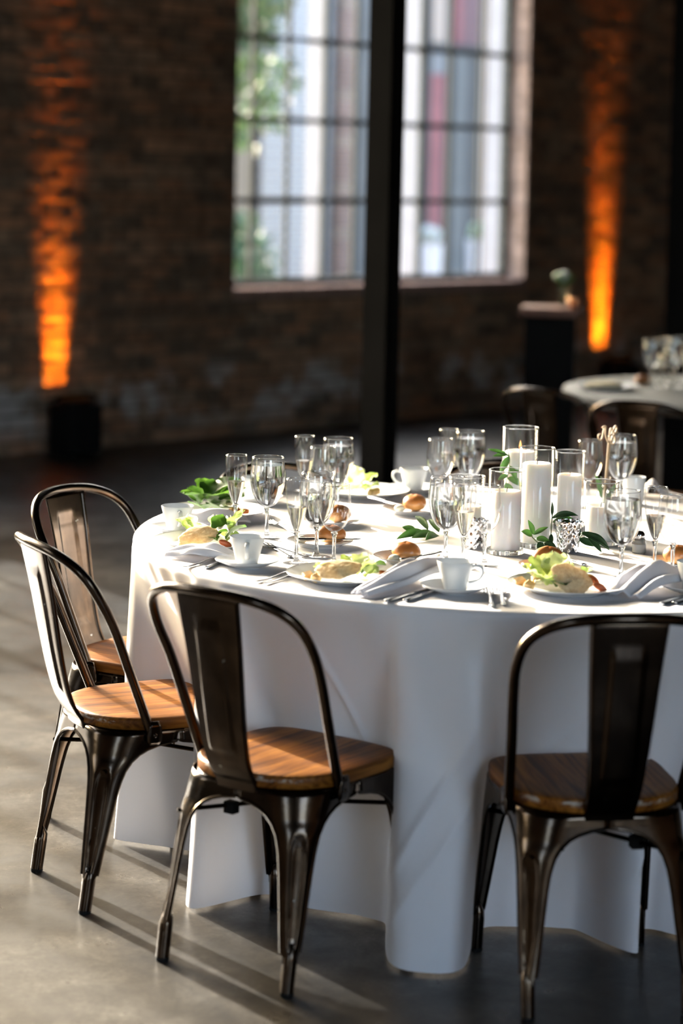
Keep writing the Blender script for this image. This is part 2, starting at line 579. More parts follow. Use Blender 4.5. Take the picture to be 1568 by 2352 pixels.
    def build(self, name, mat, parent=None, smooth=True, angle=40, solid=0.0, sub=0, off=-1.0):
        me = bpy.data.meshes.new(name)
        me.from_pydata(self.v, [], self.f)
        me.validate()
        bm = bmesh.new()
        bm.from_mesh(me)
        bmesh.ops.remove_doubles(bm, verts=bm.verts, dist=1e-6)
        bmesh.ops.recalc_face_normals(bm, faces=bm.faces)
        bm.to_mesh(me)
        bm.free()
        me.materials.append(mat)
        if smooth:
            me.polygons.foreach_set('use_smooth', [True] * len(me.polygons))
            if angle < 180:
                try:
                    me.set_sharp_from_angle(angle=radians(angle))
                except Exception:
                    pass
        ob = bpy.data.objects.new(name, me)
        COL.objects.link(ob)
        if parent is not None:
            ob.parent = parent
        if solid:
            md = ob.modifiers.new('thickness', 'SOLIDIFY')
            md.thickness = solid
            md.offset = off
        if sub:
            md = ob.modifiers.new('smooth', 'SUBSURF')
            md.levels = md.render_levels = sub
        return ob


def tag(o, label=None, cat=None, group=None, kind=None):
    for k, v in (('label', label), ('category', cat), ('group', group), ('kind', kind)):
        if v:
            o[k] = v
    return o


def thing(name, label, cat, loc=(0, 0, 0), rz=0.0, group=None, kind=None):
    o = bpy.data.objects.new(name, None)
    o.empty_display_size = 0.05
    COL.objects.link(o)
    o.location = loc
    o.rotation_euler = (0, 0, rz)
    return tag(o, label, cat, group, kind)


def copy_tree(o, parent=None):
    c = o.copy()
    COL.objects.link(c)
    c.parent = parent
    for ch in list(KIDS(o)):
        copy_tree(ch, c)
    return c


def KIDS(o):
    return [x for x in o.children]


def dup(root, loc, rz, label, group=None):
    c = copy_tree(root)
    c.location = loc
    c.rotation_euler = (0, 0, rz)
    c['label'] = label
    if group:
        c['group'] = group
    return c


def spline(pts, n=6, closed=False):
    """Catmull-Rom through pts."""
    P = [Vector(p) for p in pts]
    m, o = len(P), []
    rng = m if closed else m - 1
    for i in range(rng):
        p0 = P[(i - 1) % m] if (closed or i > 0) else P[0] * 2 - P[1]
        p1, p2 = P[i], P[(i + 1) % m]
        p3 = P[(i + 2) % m] if (closed or i + 2 < m) else P[-1] * 2 - P[-2]
        for k in range(n):
            t = k / n
            o.append(0.5 * ((2 * p1) + (p2 - p0) * t + (2 * p0 - 5 * p1 + 4 * p2 - p3) * t * t + (3 * p1 - p0 - 3 * p2 + p3) * t ** 3))
    if not closed:
        o.append(P[-1])
    return o


def interp(x, tab):
    """Piecewise linear table lookup."""
    if x <= tab[0][0]:
        return tab[0][1]
    for (a, b), (c, d) in zip(tab, tab[1:]):
        if x <= c:
            return b + (d - b) * (x - a) / (c - a)
    return tab[-1][1]


def sstep(a, b, x):
    t = max(0.0, min(1.0, (x - a) / (b - a)))
    return t * t * (3 - 2 * t)


# ------------------------------------------------------------------ the hall
def structure(name, mb, mat, parent=None, matrix=None, smooth=False):
    o = mb.build(name, mat, parent, smooth)
    if matrix is not None:
        o.matrix_world = matrix
    if parent is None:
        o['kind'] = 'structure'
    return o


b = MB().box(-15.4, 11.4, -17.4, 0.45, -0.2, 0.0)
structure('floor', b, M['floor'], None, WALL)
b = MB().box(-15.4, 11.4, -17.4, 0.45, 6.0, 6.2)
structure('ceiling', b, M['ceiling'], None, WALL)

# brick wall with its row of tall steel windows; window bays (s0, s1), opening z 0.93 .. 5.12
WZ0, WZ1, WT = 0.93, 5.12, 0.42
BAYS = [(-13.2, -9.9), (-5.42, -1.70), (1.51, 4.33), (6.9, 9.7)]
b = MB()
edges = [-15.4] + [x for p in BAYS for x in p] + [11.4]
for i in range(0, len(edges), 2):
    b.box(edges[i], edges[i + 1], 0.004, WT, 0, 6.0)
for s0, s1 in BAYS:
    b.box(s0, s1, 0.004, WT, 0, WZ0 - 0.03)
    b.box(s0, s1, 0.004, WT, WZ1, 6.0)
wall_back = structure('wall_back', b, M['mortar'], None, WALL)

CH, BL, BH, GAP = 0.0765, 0.218, 0.066, 0.010
brick_me = []
for i in range(6):
    t = MB().cbox(0, BL - GAP, -0.006, 0.05, 0, BH, 0.0045)
    for j in range(len(t.v)):
        p = t.v[j]
        t.v[j] = (p[0] + random.uniform(-.002, .002), p[1] + random.uniform(-.003, .003), p[2] + random.uniform(-.002, .002))
    me = bpy.data.meshes.new('brick')
    me.from_pydata(t.v, [], t.f)
    bmx = bmesh.new(); bmx.from_mesh(me); bmesh.ops.recalc_face_normals(bmx, faces=bmx.faces); bmx.to_mesh(me); bmx.free()
    me.materials.append(BRICKS[i])
    brick_me.append(me)
S0, S1, ZTOP = 1.51, 4.33, 3.62
singles, rest = [], [MB() for _ in range(6)]
nrow = int(ZTOP / CH)
for r in range(nrow):
    z = 0.004 + r * CH
    off = (BL * 0.5) * (r % 2)
    k = -26
    while True:
        s = k * BL + off
        k += 1
        if s > 7.1:
            break
        e = s + BL - GAP
        cuts = [(s, e)]
        if z + BH > WZ0 - 0.05:
            if s < S1 and e > S0:
                cuts = []
                if s < S0 - 0.02:
                    cuts.append((s, S0))
                if e > S1 + 0.02:
                    cuts.append((S1, e))
            if s < -1.70 + 0.01:
                cuts = [] if e < -1.68 else [(max(s, -1.70), e)]
        for a, c in cuts:
            if a == s and c == e and -0.42 < s < 1.31 and 0.0 <= z < 2.75:
                singles.append((s, z))
            else:
                rest[random.randrange(6)].cbox(a, c, random.uniform(-0.008, -0.004), 0.05, z, z + BH, 0.0045)
random.shuffle(singles)
for s, z in singles[300:]:
    rest[random.randrange(6)].cbox(s, s + BL - GAP, random.uniform(-0.008, -0.004), 0.05, z, z + BH, 0.0045)
for s, z in singles[:300]:
    o = bpy.data.objects.new('brick', brick_me[random.randrange(6)])
    COL.objects.link(o)
    o.parent = wall_back
    o.location = (s + random.uniform(-.002, .002), random.uniform(-.002, .002), z + random.uniform(-.0015, .0015))
for i in range(6):
    o = rest[i].build('brickwork', BRICKS[i], wall_back, False)
    o['kind'] = 'stuff'
# bricks that return into the right-hand reveal of the seen window, and its sill course
jm, sm = MB(), MB()
for r in range(int((WZ1 - WZ0) / CH)):
    z = WZ0 + r * CH
    jm.cbox(S1 - 0.012, S1 + 0.03, 0.0, 0.20, z, z + BH, 0.004)
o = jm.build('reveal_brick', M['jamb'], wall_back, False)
o['kind'] = 'stuff'
k = 0
while S0 + k * 0.109 < S1 - 0.02:
    a = S0 + k * 0.109
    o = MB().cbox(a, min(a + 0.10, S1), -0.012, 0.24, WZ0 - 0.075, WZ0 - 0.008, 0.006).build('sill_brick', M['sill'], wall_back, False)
    k += 1

b = MB()
for s0, s1 in ((-15.4, -10.7), (-7.3, 11.4)):
    b.box(s0, s1, -17.3, -17.0, 0, 6)
b.box(-10.7, -7.3, -17.3, -17.0, 0, 1.4).box(-10.7, -7.3, -17.3, -17.0, 4.4, 6)
structure('wall_front', b, M['plaster'], None, WALL)
b = MB().box(-15.3, -15.0, -17.3, -12.5, 0, 6).box(-15.3, -15.0, -10.5, 0.42, 0, 6)
b.box(-15.3, -15.0, -12.5, -10.5, 0, 1.4).box(-15.3, -15.0, -12.5, -10.5, 4.4, 6)
structure('wall_left', b, M['plaster'], None, WALL)
b = MB().box(11.0, 11.3, -17.3, 0.42, 0, 6)
structure('wall_right', b, M['plaster'], None, WALL)


def steel_window(num, s0, s1, nbay):
    """Steel sash window: thick plate mullions between bays, three panes wide, six rows."""
    y = 0.17
    w = thing('window_%d' % num, None, None, kind='structure')
    w.matrix_world = WALL
    fr = MB()
    fr.box(s0, s0 + 0.05, y, y + 0.05, WZ0, WZ1).box(s1 - 0.05, s1, y, y + 0.05, WZ0, WZ1)
    fr.box(s0, s1, y, y + 0.05, WZ0 - 0.03, WZ0 + 0.035).box(s0, s1, y, y + 0.05, WZ1 - 0.05, WZ1)
    fr.build('frame', M['steel_window'], w, False)
    bw = (s1 - s0) / nbay
    rows = [WZ0 + 0.02 + 0.52 * k for k in range(1, 8)]
    for i in range(nbay):
        a = s0 + i * bw
        if i:
            MB().box(a - 0.014, a + 0.014, y - 0.012, y + 0.02, WZ0, WZ1).build('mullion', M['steel_window'], w, False)  # shade painted in: edge facing the unlit room gets the dark tone
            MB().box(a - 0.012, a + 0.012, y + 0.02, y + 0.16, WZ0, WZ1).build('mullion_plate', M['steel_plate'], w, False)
        for j in (1, 2):
            x = a + bw * j / 3
            MB().box(x - 0.011, x + 0.011, y + 0.012, y + 0.04, WZ0, WZ1).build('muntin', M['steel_window'], w, False)
        zz = [WZ0] + rows + [WZ1]
        for j in range(3):
            for q in range(len(zz) - 1):
                x0, x1 = a + bw * j / 3 + 0.008, a + bw * (j + 1) / 3 - 0.008
                MB().add([(x0, y + 0.026, zz[q] + .008), (x1, y + 0.026, zz[q] + .008), (x1, y + 0.026, zz[q + 1] - .008), (x0, y + 0.026, zz[q + 1] - .008)], [(0, 1, 2, 3)]).build('pane', M['pane'], w, False)
    for z in rows:
        MB().box(s0, s1, y + 0.010, y + 0.042, z - 0.017, z + 0.017).build('transom_bar', M['steel_window'], w, False)
    # outer end plate of the last bay, catching the light like the mullions
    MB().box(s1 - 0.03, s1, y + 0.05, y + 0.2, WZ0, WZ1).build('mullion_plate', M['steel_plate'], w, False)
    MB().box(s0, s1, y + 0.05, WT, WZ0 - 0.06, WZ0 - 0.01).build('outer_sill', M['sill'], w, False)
    return w


steel_window(1, 1.51, 4.33, 3)
steel_window(2, -5.42, -1.70, 4)
steel_window(3, -13.2, -9.9, 3)
steel_window(4, 6.9, 9.7, 3)


def column(name, x, y, wt, wo, label):
    t = thing(name, label, 'column', (x, y, 0), atan2(TY, TX), kind='structure')
    MB().box(-wt / 2, -wt / 2 + 0.014, -wo / 2, wo / 2, 0, 6).build('flange', M['black_steel'], t, False)
    MB().box(wt / 2 - 0.014, wt / 2, -wo / 2, wo / 2, 0, 6).build('flange', M['black_steel'], t, False)
    MB().box(-wt / 2 + 0.014, wt / 2 - 0.014, -0.006, 0.006, 0, 6).build('web', M['black_steel'], t, False)
    MB().cbox(-0.14, 0.14, -0.14, 0.14, 0, 0.02, 0.003).build('base_plate', M['black_steel'], t, False)
    return t


column('steel_column', 0.168, 9.50, 0.085, 0.13, 'black steel column in front of the window')
column('steel_column', 1.80, 12.0, 0.10, 0.16, 'black steel column at the dark right end of the hall')


# ------------------------------------------------------------------ amber uplights on the floor at the wall
def uplight(s, o, label, power):
    p = WALL @ Vector((s, o, 0))
    t = thing('uplight', label, 'light', p, atan2(TY, TX), 'uplights along the brick wall')
    bd = MB()
    bd.cbox(-0.12, 0.12, -0.11, 0.10, 0.03, 0.30, 0.012)
    bd.build('housing', M['black'], t, False)
    MB().lathe([(0.085, 0.295), (0.095, 0.295), (0.095, 0.325), (0.088, 0.325), (0.085, 0.30)], 24).build('lens_ring', M['black'], t)
    for x in (-0.09, 0.09):
        MB().cbox(x - 0.02, x + 0.02, -0.09, 0.09, 0.0, 0.03, 0.004).build('foot', M['rubber'], t, False)
    MB().tube(spline([(-0.125, 0, 0.17), (-0.14, 0, 0.3), (-0.135, 0.0, 0.345), (0, 0, 0.352), (0.135, 0, 0.345), (0.14, 0, 0.3), (0.125, 0, 0.17)], 4), 0.006, 6, flat=(1.6, .6)).build('yoke', M['black'], t)
    m = M.get('amber')
    if m is None:
        m, nt = new_mat('lit amber lens')
        e = N(nt, 'ShaderNodeEmission')
        nz = noise(nt, coords(nt), 90.0, 1)
        L(nt, ramp(nt, nz, [(0.3, (1.0, 0.22, 0.01)), (0.7, (1.0, 0.36, 0.03))]), e.inputs[0])
        e.inputs[1].default_value = 3.0
        out(nt, e)
        M['amber'] = m
    MB().lathe([(0.0, 0.304), (0.05, 0.304), (0.084, 0.302)], 24).build('lens', m, t)
    d = bpy.data.lights.new('amber_beam', 'AREA')
    d.shape = 'RECTANGLE'
    d.size, d.size_y = 0.15, 0.09
    d.spread = radians(19)
    d.energy = power
    d.color = (1.0, 0.235, 0.008)
    l = bpy.data.objects.new('amber_beam', d)
    COL.objects.link(l)
    l.parent = t
    l.location = (0, -o - 0.065, 0.34)
    l.rotation_euler = (radians(180 - 7.0), 0, 0)
    return t


uplight(0.10, -0.20, 'black uplight box below the amber stripe left of the window', 3.8)
uplight(5.20, -0.20, 'black uplight box below the amber stripe right of the window', 6.5)

# ------------------------------------------------------------------ pressed-steel cafe chair with elm seat
Y0 = -0.20            # rear feet lie at y = -0.20, the chair faces +y


def seat_outline(n, w=0.183, grow=0.0):
    o = []
    for k in range(n):
        a = 2 * pi * k / n
        e = 2.5 if sin(a) < 0 else 4.6
        x = (w + grow) * math.copysign(abs(cos(a)) ** (2 / e), cos(a))
        y = 0.014 + (0.188 + grow) * math.copysign(abs(sin(a)) ** (2 / e), sin(a))
        if y > 0.014:
            x *= 1 + 0.04 * (y / 0.2)
        o.append((x, y))
    return o


LEGW = [(0.012, .0200), (0.05, .0208), (0.080, .0215), (0.087, .0262), (0.10, .0285), (0.15, .0345), (0.20, .0405), (0.25, .0465), (0.29, .053),
        (0.32, .063), (0.34, .076), (0.355, .093), (0.365, .112), (0.373, .138), (0.379, .175), (0.383, 1.0), (0.41, 1.0)]


def leg_mesh(sx, front):
    vt = Vector((sx * (0.182 if front else 0.176), 0.196 if front else -0.168))
    vb = Vector((sx * (0.196 if front else 0.180), 0.226 if front else -0.216))
    lenA = abs(vt.x)                      # to the middle of the front or rear edge
    lenB = abs(vt.y - 0.014)
    dA, dB = Vector((-sx, 0)), Vector((0, -1 if front else 1))
    rt = 0.055 if front else 0.105
    zs = [.066, .073, .080, .087, .095, .105, .12, .14, .16, .18, .2, .22, .24, .26, .28, .295, .31, .32, .33, .34, .3475, .355, .36, .365, .369, .373, .376, .379, .3812, .383, .395, .408]
    NC = 25
    P = []
    for z in zs:
        t = 1 - z / 0.408
        t2 = t if t > 0.06 else t * t / 0.06
        V = vt.lerp(vb, t2)
        hw = interp(z, LEGW)
        r = rt + (0.0165 - rt) * min(1, t * 1.25) ** 0.75
        wa, wb = min(hw, lenA), min(hw, lenB)
        if wa > 0.14:
            wb = lenB * (wa / lenA) if hw < 1 else lenB
        r = min(r, wa * 0.96, wb * 0.96)
        c = V + dA * r + dB * r
        pts = [V + dA * wa]
        for k in range(13):
            a = (pi / 2) * k / 12
            pts.append(c - dB * (r * cos(a)) - dA * (r * sin(a)))
        pts.append(V + dB * wb)
        acc = [0]
        for p, q in zip(pts, pts[1:]):
            acc.append(acc[-1] + (q - p).length)
        row = []
        dg = (dA + dB).normalized()
        for j in range(NC):
            sgoal = acc[-1] * j / (NC - 1)
            i = 0
            while i < len(acc) - 2 and acc[i + 1] < sgoal:
                i += 1
            u = (sgoal - acc[i]) / max(1e-9, acc[i + 1] - acc[i])
            p = pts[i].lerp(pts[i + 1], max(0, min(1, u)))
            # pressed groove down the outer corner
            arc = (j / (NC - 1) - 0.5) * acc[-1]
            gw = interp(z, [(0.095, 0.006), (0.13, 0.0105), (0.25, 0.016), (0.30, 0.016), (0.325, 0.005)])
            g = sstep(0.092, 0.105, z) * (1 - sstep(0.305, 0.328, z)) * (1 - sstep(gw * 0.75, gw * 1.15, abs(arc)))
            p = p + dg * (0.0062 * g)
            row.append((p.x, p.y, z))
        P.append(row)
    mb = MB().grid(P)
    return mb, P


def build_chair(label, group):
    t = thing('cafe_chair', label, 'chair', (0, 0, 0), 0, group)
    # seat board
    rings = []
    for gz, gg in ((0.4085, -0.006), (0.4085, -0.001), (0.411, 0.001), (0.430, 0.001), (0.4345, -0.001), (0.4365, -0.006), (0.4368, -0.03), (0.4360, -0.08)):
        rings.append([(x, y, gz) for x, y in seat_outline(72, grow=gg)])
    mb = MB().grid(rings, False, True)
    mb.f.append(tuple(range(72))[::-1])
    mb.f.append(tuple(7 * 72 + k for k in range(72)))
    mb.build('seat', M['elm'], t, True, 50)
    # pan and rolled rim under the seat
    rp = [[(x, y, z) for x, y in seat_outline(72, grow=g)] for z, g in ((0.4075, -0.03), (0.4082, -0.004), (0.404, 0.001), (0.400, -0.002))]
    mb = MB().grid(rp, False, True)
    mb.f.append(tuple(range(72)))
    mb.build('seat_frame', M['gunmetal'], t)
    # four pressed legs with rolled edges, rubber feet
    for sx in (-1, 1):
        for front in (False, True):
            mb, P = leg_mesh(sx, front)
            lg = mb.build('leg', M['gunmetal'], t, True, 60, solid=0.002, off=0)
            eb = MB()
            for j in (0, len(P[0]) - 1):
                pts = [row[j] for row in P if 0.086 < row[j][2] < 0.384]
                eb.tube(pts, 0.0042, 7)
            eb.build('rolled_edge', M['gunmetal'], lg)
            cx = sx * ((0.196 if front else 0.180) - 0.013)
            cyy = 0.226 - 0.013 if front else -0.216 + 0.013
            g = P[6]
            gx, gy = sum(p[0] for p in g) / len(g), sum(p[1] for p in g) / len(g)
            MB().tube([(cx, cyy, .008), (cx + (gx - cx) * .7, cyy + (gy - cyy) * .7, .075), (gx, gy, .092), (gx, gy, .108)], [.0148, .0152, .0130, .004], 14).build('foot_tube', M['gunmetal'], lg)
            MB().lathe([(0.0, 0.0), (0.0138, 0.0), (0.0148, 0.003), (0.0148, 0.009), (0.0, 0.010)], 14, cx, cyy).build('rubber_foot', M['rubber'], lg)
    # crossed stretchers with clips
    for s in (-1, 1):
        MB().tube([(s * -0.165, -0.165, 0.318), (0, 0.01, 0.330 + s * 0.004), (s * 0.17, 0.19, 0.318)], 0.0068, 8, flat=(1.0, 0.75)).build('stretcher', M['gunmetal'], t)
        MB().cbox(s * 0.085 - 0.014, s * 0.085 + 0.014, -0.092, -0.068, 0.308, 0.334, 0.002).build('clip', M['black'], t, False)
    # hooped tube of the back
    half = [(.181, -.050, .388), (.185, -.070, .440), (.194, -.117, .562), (.202, -.155, .660), (.206, -.190, .728), (.196, -.222, .782), (.168, -.250, .816), (.120, -.275, .837), (.060, -.291, .846)]
    low = lambda z: z if z < .45 else .45 + (z - .45) * .956
    half = [(x, y, low(z)) for x, y, z in half]
    pts = half + [(0, -.297, low(.848))] + [(-x, y, z) for x, y, z in half[::-1]]
    path = spline(pts, 5)
    n = len(path)
    rad = [0.0112 if 3 < i < n - 4 else 0.0085 + 0.0007 * min(i, n - 1 - i) for i in range(n)]
    MB().tube(path, rad, 14).build('back_hoop', M['gunmetal'], t)
    for s in (-1, 1):
        br = MB()
        br.grid([[(s * (0.186 + dx), -0.050 + a * w, z) for a in (-1, -.5, 0, .5, 1)] for z, w, dx in ((0.378, .010, 0.001), (0.385, .017, .0035), (0.400, .0185, .005), (0.418, .015, .0055), (0.432, .009, .006))])
        bo = br.build('bracket', M['gunmetal'], t, solid=0.006, off=0)
        MB().ellipsoid((s * 0.194, -0.050, 0.400), (0.004, 0.0055, 0.0055), 10, 6).build('rivet', M['gunmetal'], bo)
    # sheet splat with pressed panel and folded edges
    prof = spline([(-.288, .842, 0), (-.262, .72, 0), (-.240, .60, 0), (-.222, .515, 0), (-.206, .462, 0), (-.190, .432, 0), (-.176, .412, 0), (-.170, .394, 0)], 8)
    P, NU = [], 33
    for q in prof:
        y, z = q.x, low(q.y)
        hw = interp(z, [(0.39, 0.053), (0.43, 0.055), (0.84, 0.083)])
        row = []
        for j in range(NU):
            u = -1 + 2 * j / (NU - 1)
            x = u * hw
            fold = 0.009 * sstep(0.93, 1.0, abs(u))
            pw = 0.036
            ztop = 0.765 - 0.010 * (x / pw) ** 2
            pan = (1 - sstep(pw - 0.006, pw + 0.001, abs(x))) * sstep(0.478, 0.492, z) * (1 - sstep(ztop - 0.008, ztop + 0.002, z))
            row.append((x, y + fold - 0.0045 * pan - 0.003 * (1 - u * u), z))
        P.append(row)
    MB().grid(P).build('splat', M['gunmetal'], t, True, 50, solid=0.0022, off=0)
    return t


def chair_at(src, mx, my, head, label, group):
    """Rear feet midpoint (mx, my), heading in degrees."""
    h = radians(head)
    loc = (mx - cos(h) * Y0, my - sin(h) * Y0, 0)
    rz = h - pi / 2
    if src is None:
        c = build_chair(label, group)
        c.location, c.rotation_euler = loc, (0, 0, rz)
        return c
    return dup(src, loc, rz, label, group)


CG = 'steel cafe chairs round the white table'
chair_b = chair_at(None, -0.214, 4.708, 54.0, 'steel cafe chair standing before the table, its back to us, sunlight wedge on seat', CG)
chair_at(chair_b, -0.622, 5.248, 26.5, 'steel cafe chair seen from the side, glare on its back splat', CG)
chair_at(chair_b, -0.651, 5.985, -29.6, 'steel cafe chair with tan-lit splat, behind the side-on chair with glare', CG)
chair_at(chair_b, 0.570, 4.532, 99.0, 'nearest steel cafe chair, dark and blurred, cut by the right edge', CG)
chair_at(chair_b, -0.165, 6.520, -50, 'steel cafe chair whose hoop shows behind the leftmost flute and goblet', CG)
chair_at(chair_b, 0.500, 6.690, -91, 'steel cafe chair mostly hidden behind the candle vases', CG)
C2 = 'blurred chairs at the dark table behind'
chair_at(chair_b, 0.84, 9.12, 52, 'blurred steel cafe chair with whole hoop in view, left end of the dark table behind', C2)
chair_at(chair_b, 1.16, 8.70, 68, 'blurred steel cafe chair behind the far napkin, before the dark table with glasses', C2)

# ------------------------------------------------------------------ main table and its cloth
TCX, TCY, TR, TZ = 0.470, 5.812, 0.978, 0.762
t = thing('round_table', 'round banquet table under the floor-length white cloth', 'table', (TCX, TCY, 0))
MB().lathe([(0, 0.728), (TR - 0.02, 0.728), (TR - 0.008, 0.735), (TR - 0.008, 0.750), (TR - 0.012, 0.757), (0, 0.757)], 96).build('tabletop', M['table_wood'], t)
for k in range(4):
    a = pi / 4 + k * pi / 2
    MB().tube([(0.5 * cos(a), 0.5 * sin(a), 0.0), (0.45 * cos(a), 0.45 * sin(a), 0.73)], 0.018, 12).build('leg', M['black_steel'], t)

# folds of the skirt: angle at the rim, angle and radius at the hem
HEM = [(200, 200, .80), (206, 206, .80), (211, 211, .83), (215, 214.5, .93), (219, 219, 1.03), (222, 222.3, 1.05), (224, 221.6, .84), (227, 225, .82), (232, 232, .84), (240, 240, .81), (246, 245, .82), (249.0, 246.3, .835), (251.0, 251.2, 1.07), (254, 254, 1.10), (258, 258, 1.095),
       (261, 261, 1.06), (262.5, 259.4, .78), (265, 263, .765), (271, 271, .755), (277, 276.5, .77), (281.5, 281.4, .93), (284, 283.6, .955), (285.5, 282.5, .80), (290, 289, .79), (295, 295, .95), (299, 299, 1.03), (304, 304, 1.03), (308, 307, .84), (313, 313, .78),
       (322, 322, .80), (328, 328, 1.02), (335, 335, 1.07), (341, 341, .92), (348, 348, .79), (358, 358, .82), (364, 364, 1.04), (370, 370, 1.06), (377, 377, .86), (384, 384, .80), (394, 394, .85), (400, 400, 1.05), (407, 407, 1.06),
       (414, 414, .85), (422, 422, .80), (432, 432, .90), (438, 438, 1.04), (444, 444, .62), (451, 451, .52), (460, 460, .60), (468, 468, 1.02), (475, 475, 1.06), (482, 482, .62), (491, 491, .52), (500, 500, .62), (506, 506, 1.03), (512, 512, 1.03),
       (518, 518, .86), (526, 526, .79), (533, 533, .80), (539, 539, .865), (544, 544, .99), (549, 549, 1.03), (554, 554, .90), (560, 560, .80)]


def hem_at(deg):
    """Hem angle and radius under a rim angle; corners of the folds lightly rounded."""
    while deg < 200:
        deg += 360
    while deg >= 560:
        deg -= 360
    for (a, ha, p), (c, hc, q) in zip(HEM, HEM[1:]):
        if a <= deg <= c:
            u = (deg - a) / (c - a)
            u = u * u * (3 - 2 * u) * 0.7 + u * 0.3
            return ha + (hc - ha) * u, p + (q - p) * u
    return deg, 0.9


rings = []
ND = 1080
hr = [hem_at(360 * k / ND) for k in range(ND)]
def soften(h, w):
    # blur the hem line so that folds roll over instead of kinking
    xy = [(r * cos(radians(a)), r * sin(radians(a))) for a, r in h]
    ker = [math.exp(-(k / w) ** 2) for k in range(-2 * w, 2 * w + 1)]
    tot = sum(ker)
    o = []
    for i in range(len(xy)):
        x = sum(ker[k] * xy[(i + k - 2 * w) % len(xy)][0] for k in range(len(ker))) / tot
        y = sum(ker[k] * xy[(i + k - 2 * w) % len(xy)][1] for k in range(len(ker))) / tot
        o.append((math.degrees(atan2(y, x)), sqrt(x * x + y * y)))
    return o


hr = soften(hr, 4)
rnd = random.Random(3)
ph = [rnd.uniform(0, 6.28) for _ in range(8)]


def crease(a, t):
    """Pressed fold lines that run slantwise down the front of the cloth, metres of outward shift."""
    e = 0
    for a0, t0, a1, t1, h in ((262, .28, 247, .92, .006), (283, .16, 262, .62, .007), (262.5, .46, 249, .98, .006), (236, .12, 247.5, .60, .005), (297, .30, 276, .95, .005), (218, .15, 224, .8, .004)):
        u = ((a - a0) * (a1 - a0) * 0.0003 + (t - t0) * (t1 - t0)) / ((a1 - a0) ** 2 * 0.0003 + (t1 - t0) ** 2)
        if 0 < u < 1:
            d = abs((t - t0 - u * (t1 - t0)) * 0.74) + abs(a - a0 - u * (a1 - a0)) * 0.0165
            e += 1.7 * h * math.exp(-(d / 0.010) ** 2) * sstep(0, .12, u) * (1 - sstep(.85, 1, u))
    return e


for r in (0.03, 0.15, 0.3, 0.45, 0.6, 0.72, 0.82, 0.90, 0.94, 0.96, 0.97):
    rings.append([(r * cos(2 * pi * k / ND), r * sin(2 * pi * k / ND), TZ) for k in range(ND)])
for k_, (dr, dz) in enumerate(((0.976, -0.0008), (0.981, -0.003), (0.9845, -0.007), (0.986, -0.013))):
    rings.append([(dr * cos(2 * pi * k / ND), dr * sin(2 * pi * k / ND), TZ + dz) for k in range(ND)])
NS = 64
for i in range(1, NS + 1):
    tt = i / NS
    z = (TZ - 0.013) * (1 - tt) + 0.006 * tt
    row = []
    for k in range(ND):
        a = 360 * k / ND
        ha, h = hr[k]
        if h < 0.986:
            s = 1 - (1 - tt) ** 1.9
        else:
            s = tt ** 1.15
        # soften: near the rim the folds merge
        r = 0.986 + (h - 0.986) * s
        r += 0.0035 * sin(radians(a) * 23 + ph[0] + 3 * tt) * sin(tt * 3.1) + 0.0022 * sin(radians(a) * 61 + ph[1] - 5 * tt) * math.exp(-tt * 4)
        r += crease(a, tt)
        a2 = radians(a + ((ha - a + 180) % 360 - 180) * tt ** 1.5)
        row.append((r * cos(a2), r * sin(a2), z))
    rings.append(row)
mb = MB().grid(rings, False, True)
mb.f.append(tuple(range(ND)))
cl = mb.build('tablecloth', M['linen'], None, True, 180)
cl.location = (TCX, TCY, 0)
tag(cl, 'floor-length white linen cloth draped in deep folds over the round table', 'tablecloth')


# ------------------------------------------------------------------ glassware
ZT = TZ + 0.0005


def shell(prof_out, wall, n=40):
    """Closed thin bowl: outer profile up, inner profile down."""
    inner = [(max(0.0, r - wall), z + (wall if i == 0 else 0)) for i, (r, z) in enumerate(prof_out)]
    lip = (prof_out[-1][0] - wall / 2, prof_out[-1][1] + wall * 0.6)
    return MB().lathe(prof_out + [lip] + inner[::-1], n)


def smooth_prof(p, n=5):
    return [(max(0.0, q.x), q.y) for q in spline([(r, z, 0) for r, z in p], n)]


def fill(prof_out, level, gap, n=36):
    pr = [(max(0.0, r - gap), z + (gap if i == 0 else 0)) for i, (r, z) in enumerate(prof_out)]
    o = []
    for (r0, z0), (r1, z1) in zip(pr, pr[1:]):
        o.append((r0, z0))
        if z1 >= level:
            u = (level - z0) / (z1 - z0)
            o.append((r0 + (r1 - r0) * u, level))
            break
    o.append((0.0, level - 0.0003))
    return MB().lathe(o, n)


def stemware(name, label, cat, group, bowl, foot_r, stem_r, liquid=None, level=0):
    t = thing(name, label, cat, (0, 0, 0), 0, group)
    bp = smooth_prof(bowl)
    shell(bp, 0.0011).build('bowl', M['glass'], t, True, 60)
    lr, lz = bowl[-1]
    MB().tube([((lr - .0006) * cos(2 * pi * k / 40), (lr - .0006) * sin(2 * pi * k / 40), lz + .0004) for k in range(40)], .0009, 6, closed=True).build('rim', M['crystal'], t)
    z0 = bowl[0][1]
    st = [(0.0, 0.0035), (foot_r * .35, .0040), (stem_r * 1.9, .0075), (stem_r * 1.15, .016), (stem_r, .03), (stem_r, z0 * .6), (stem_r * 1.15, z0 - .012), (stem_r * 1.9, z0 - .002), (stem_r * 1.5, z0 + .0005), (0, z0 + .0005)]
    MB().lathe(smooth_prof(st[1:8], 4) + st[8:], 20).build('stem', M['crystal'], t, True, 60)
    MB().lathe([(0, 0), (foot_r, 0), (foot_r + .0006, .0008), (foot_r - .001, .0018), (foot_r * .35, .0042), (0, .0045)], 36).build('foot', M['glass'], t, True, 60)
    if liquid:
        fill(bp, level, 0.0016).build('water' if liquid == 'water' else 'wine', M[liquid], t, True, 60)
    return t


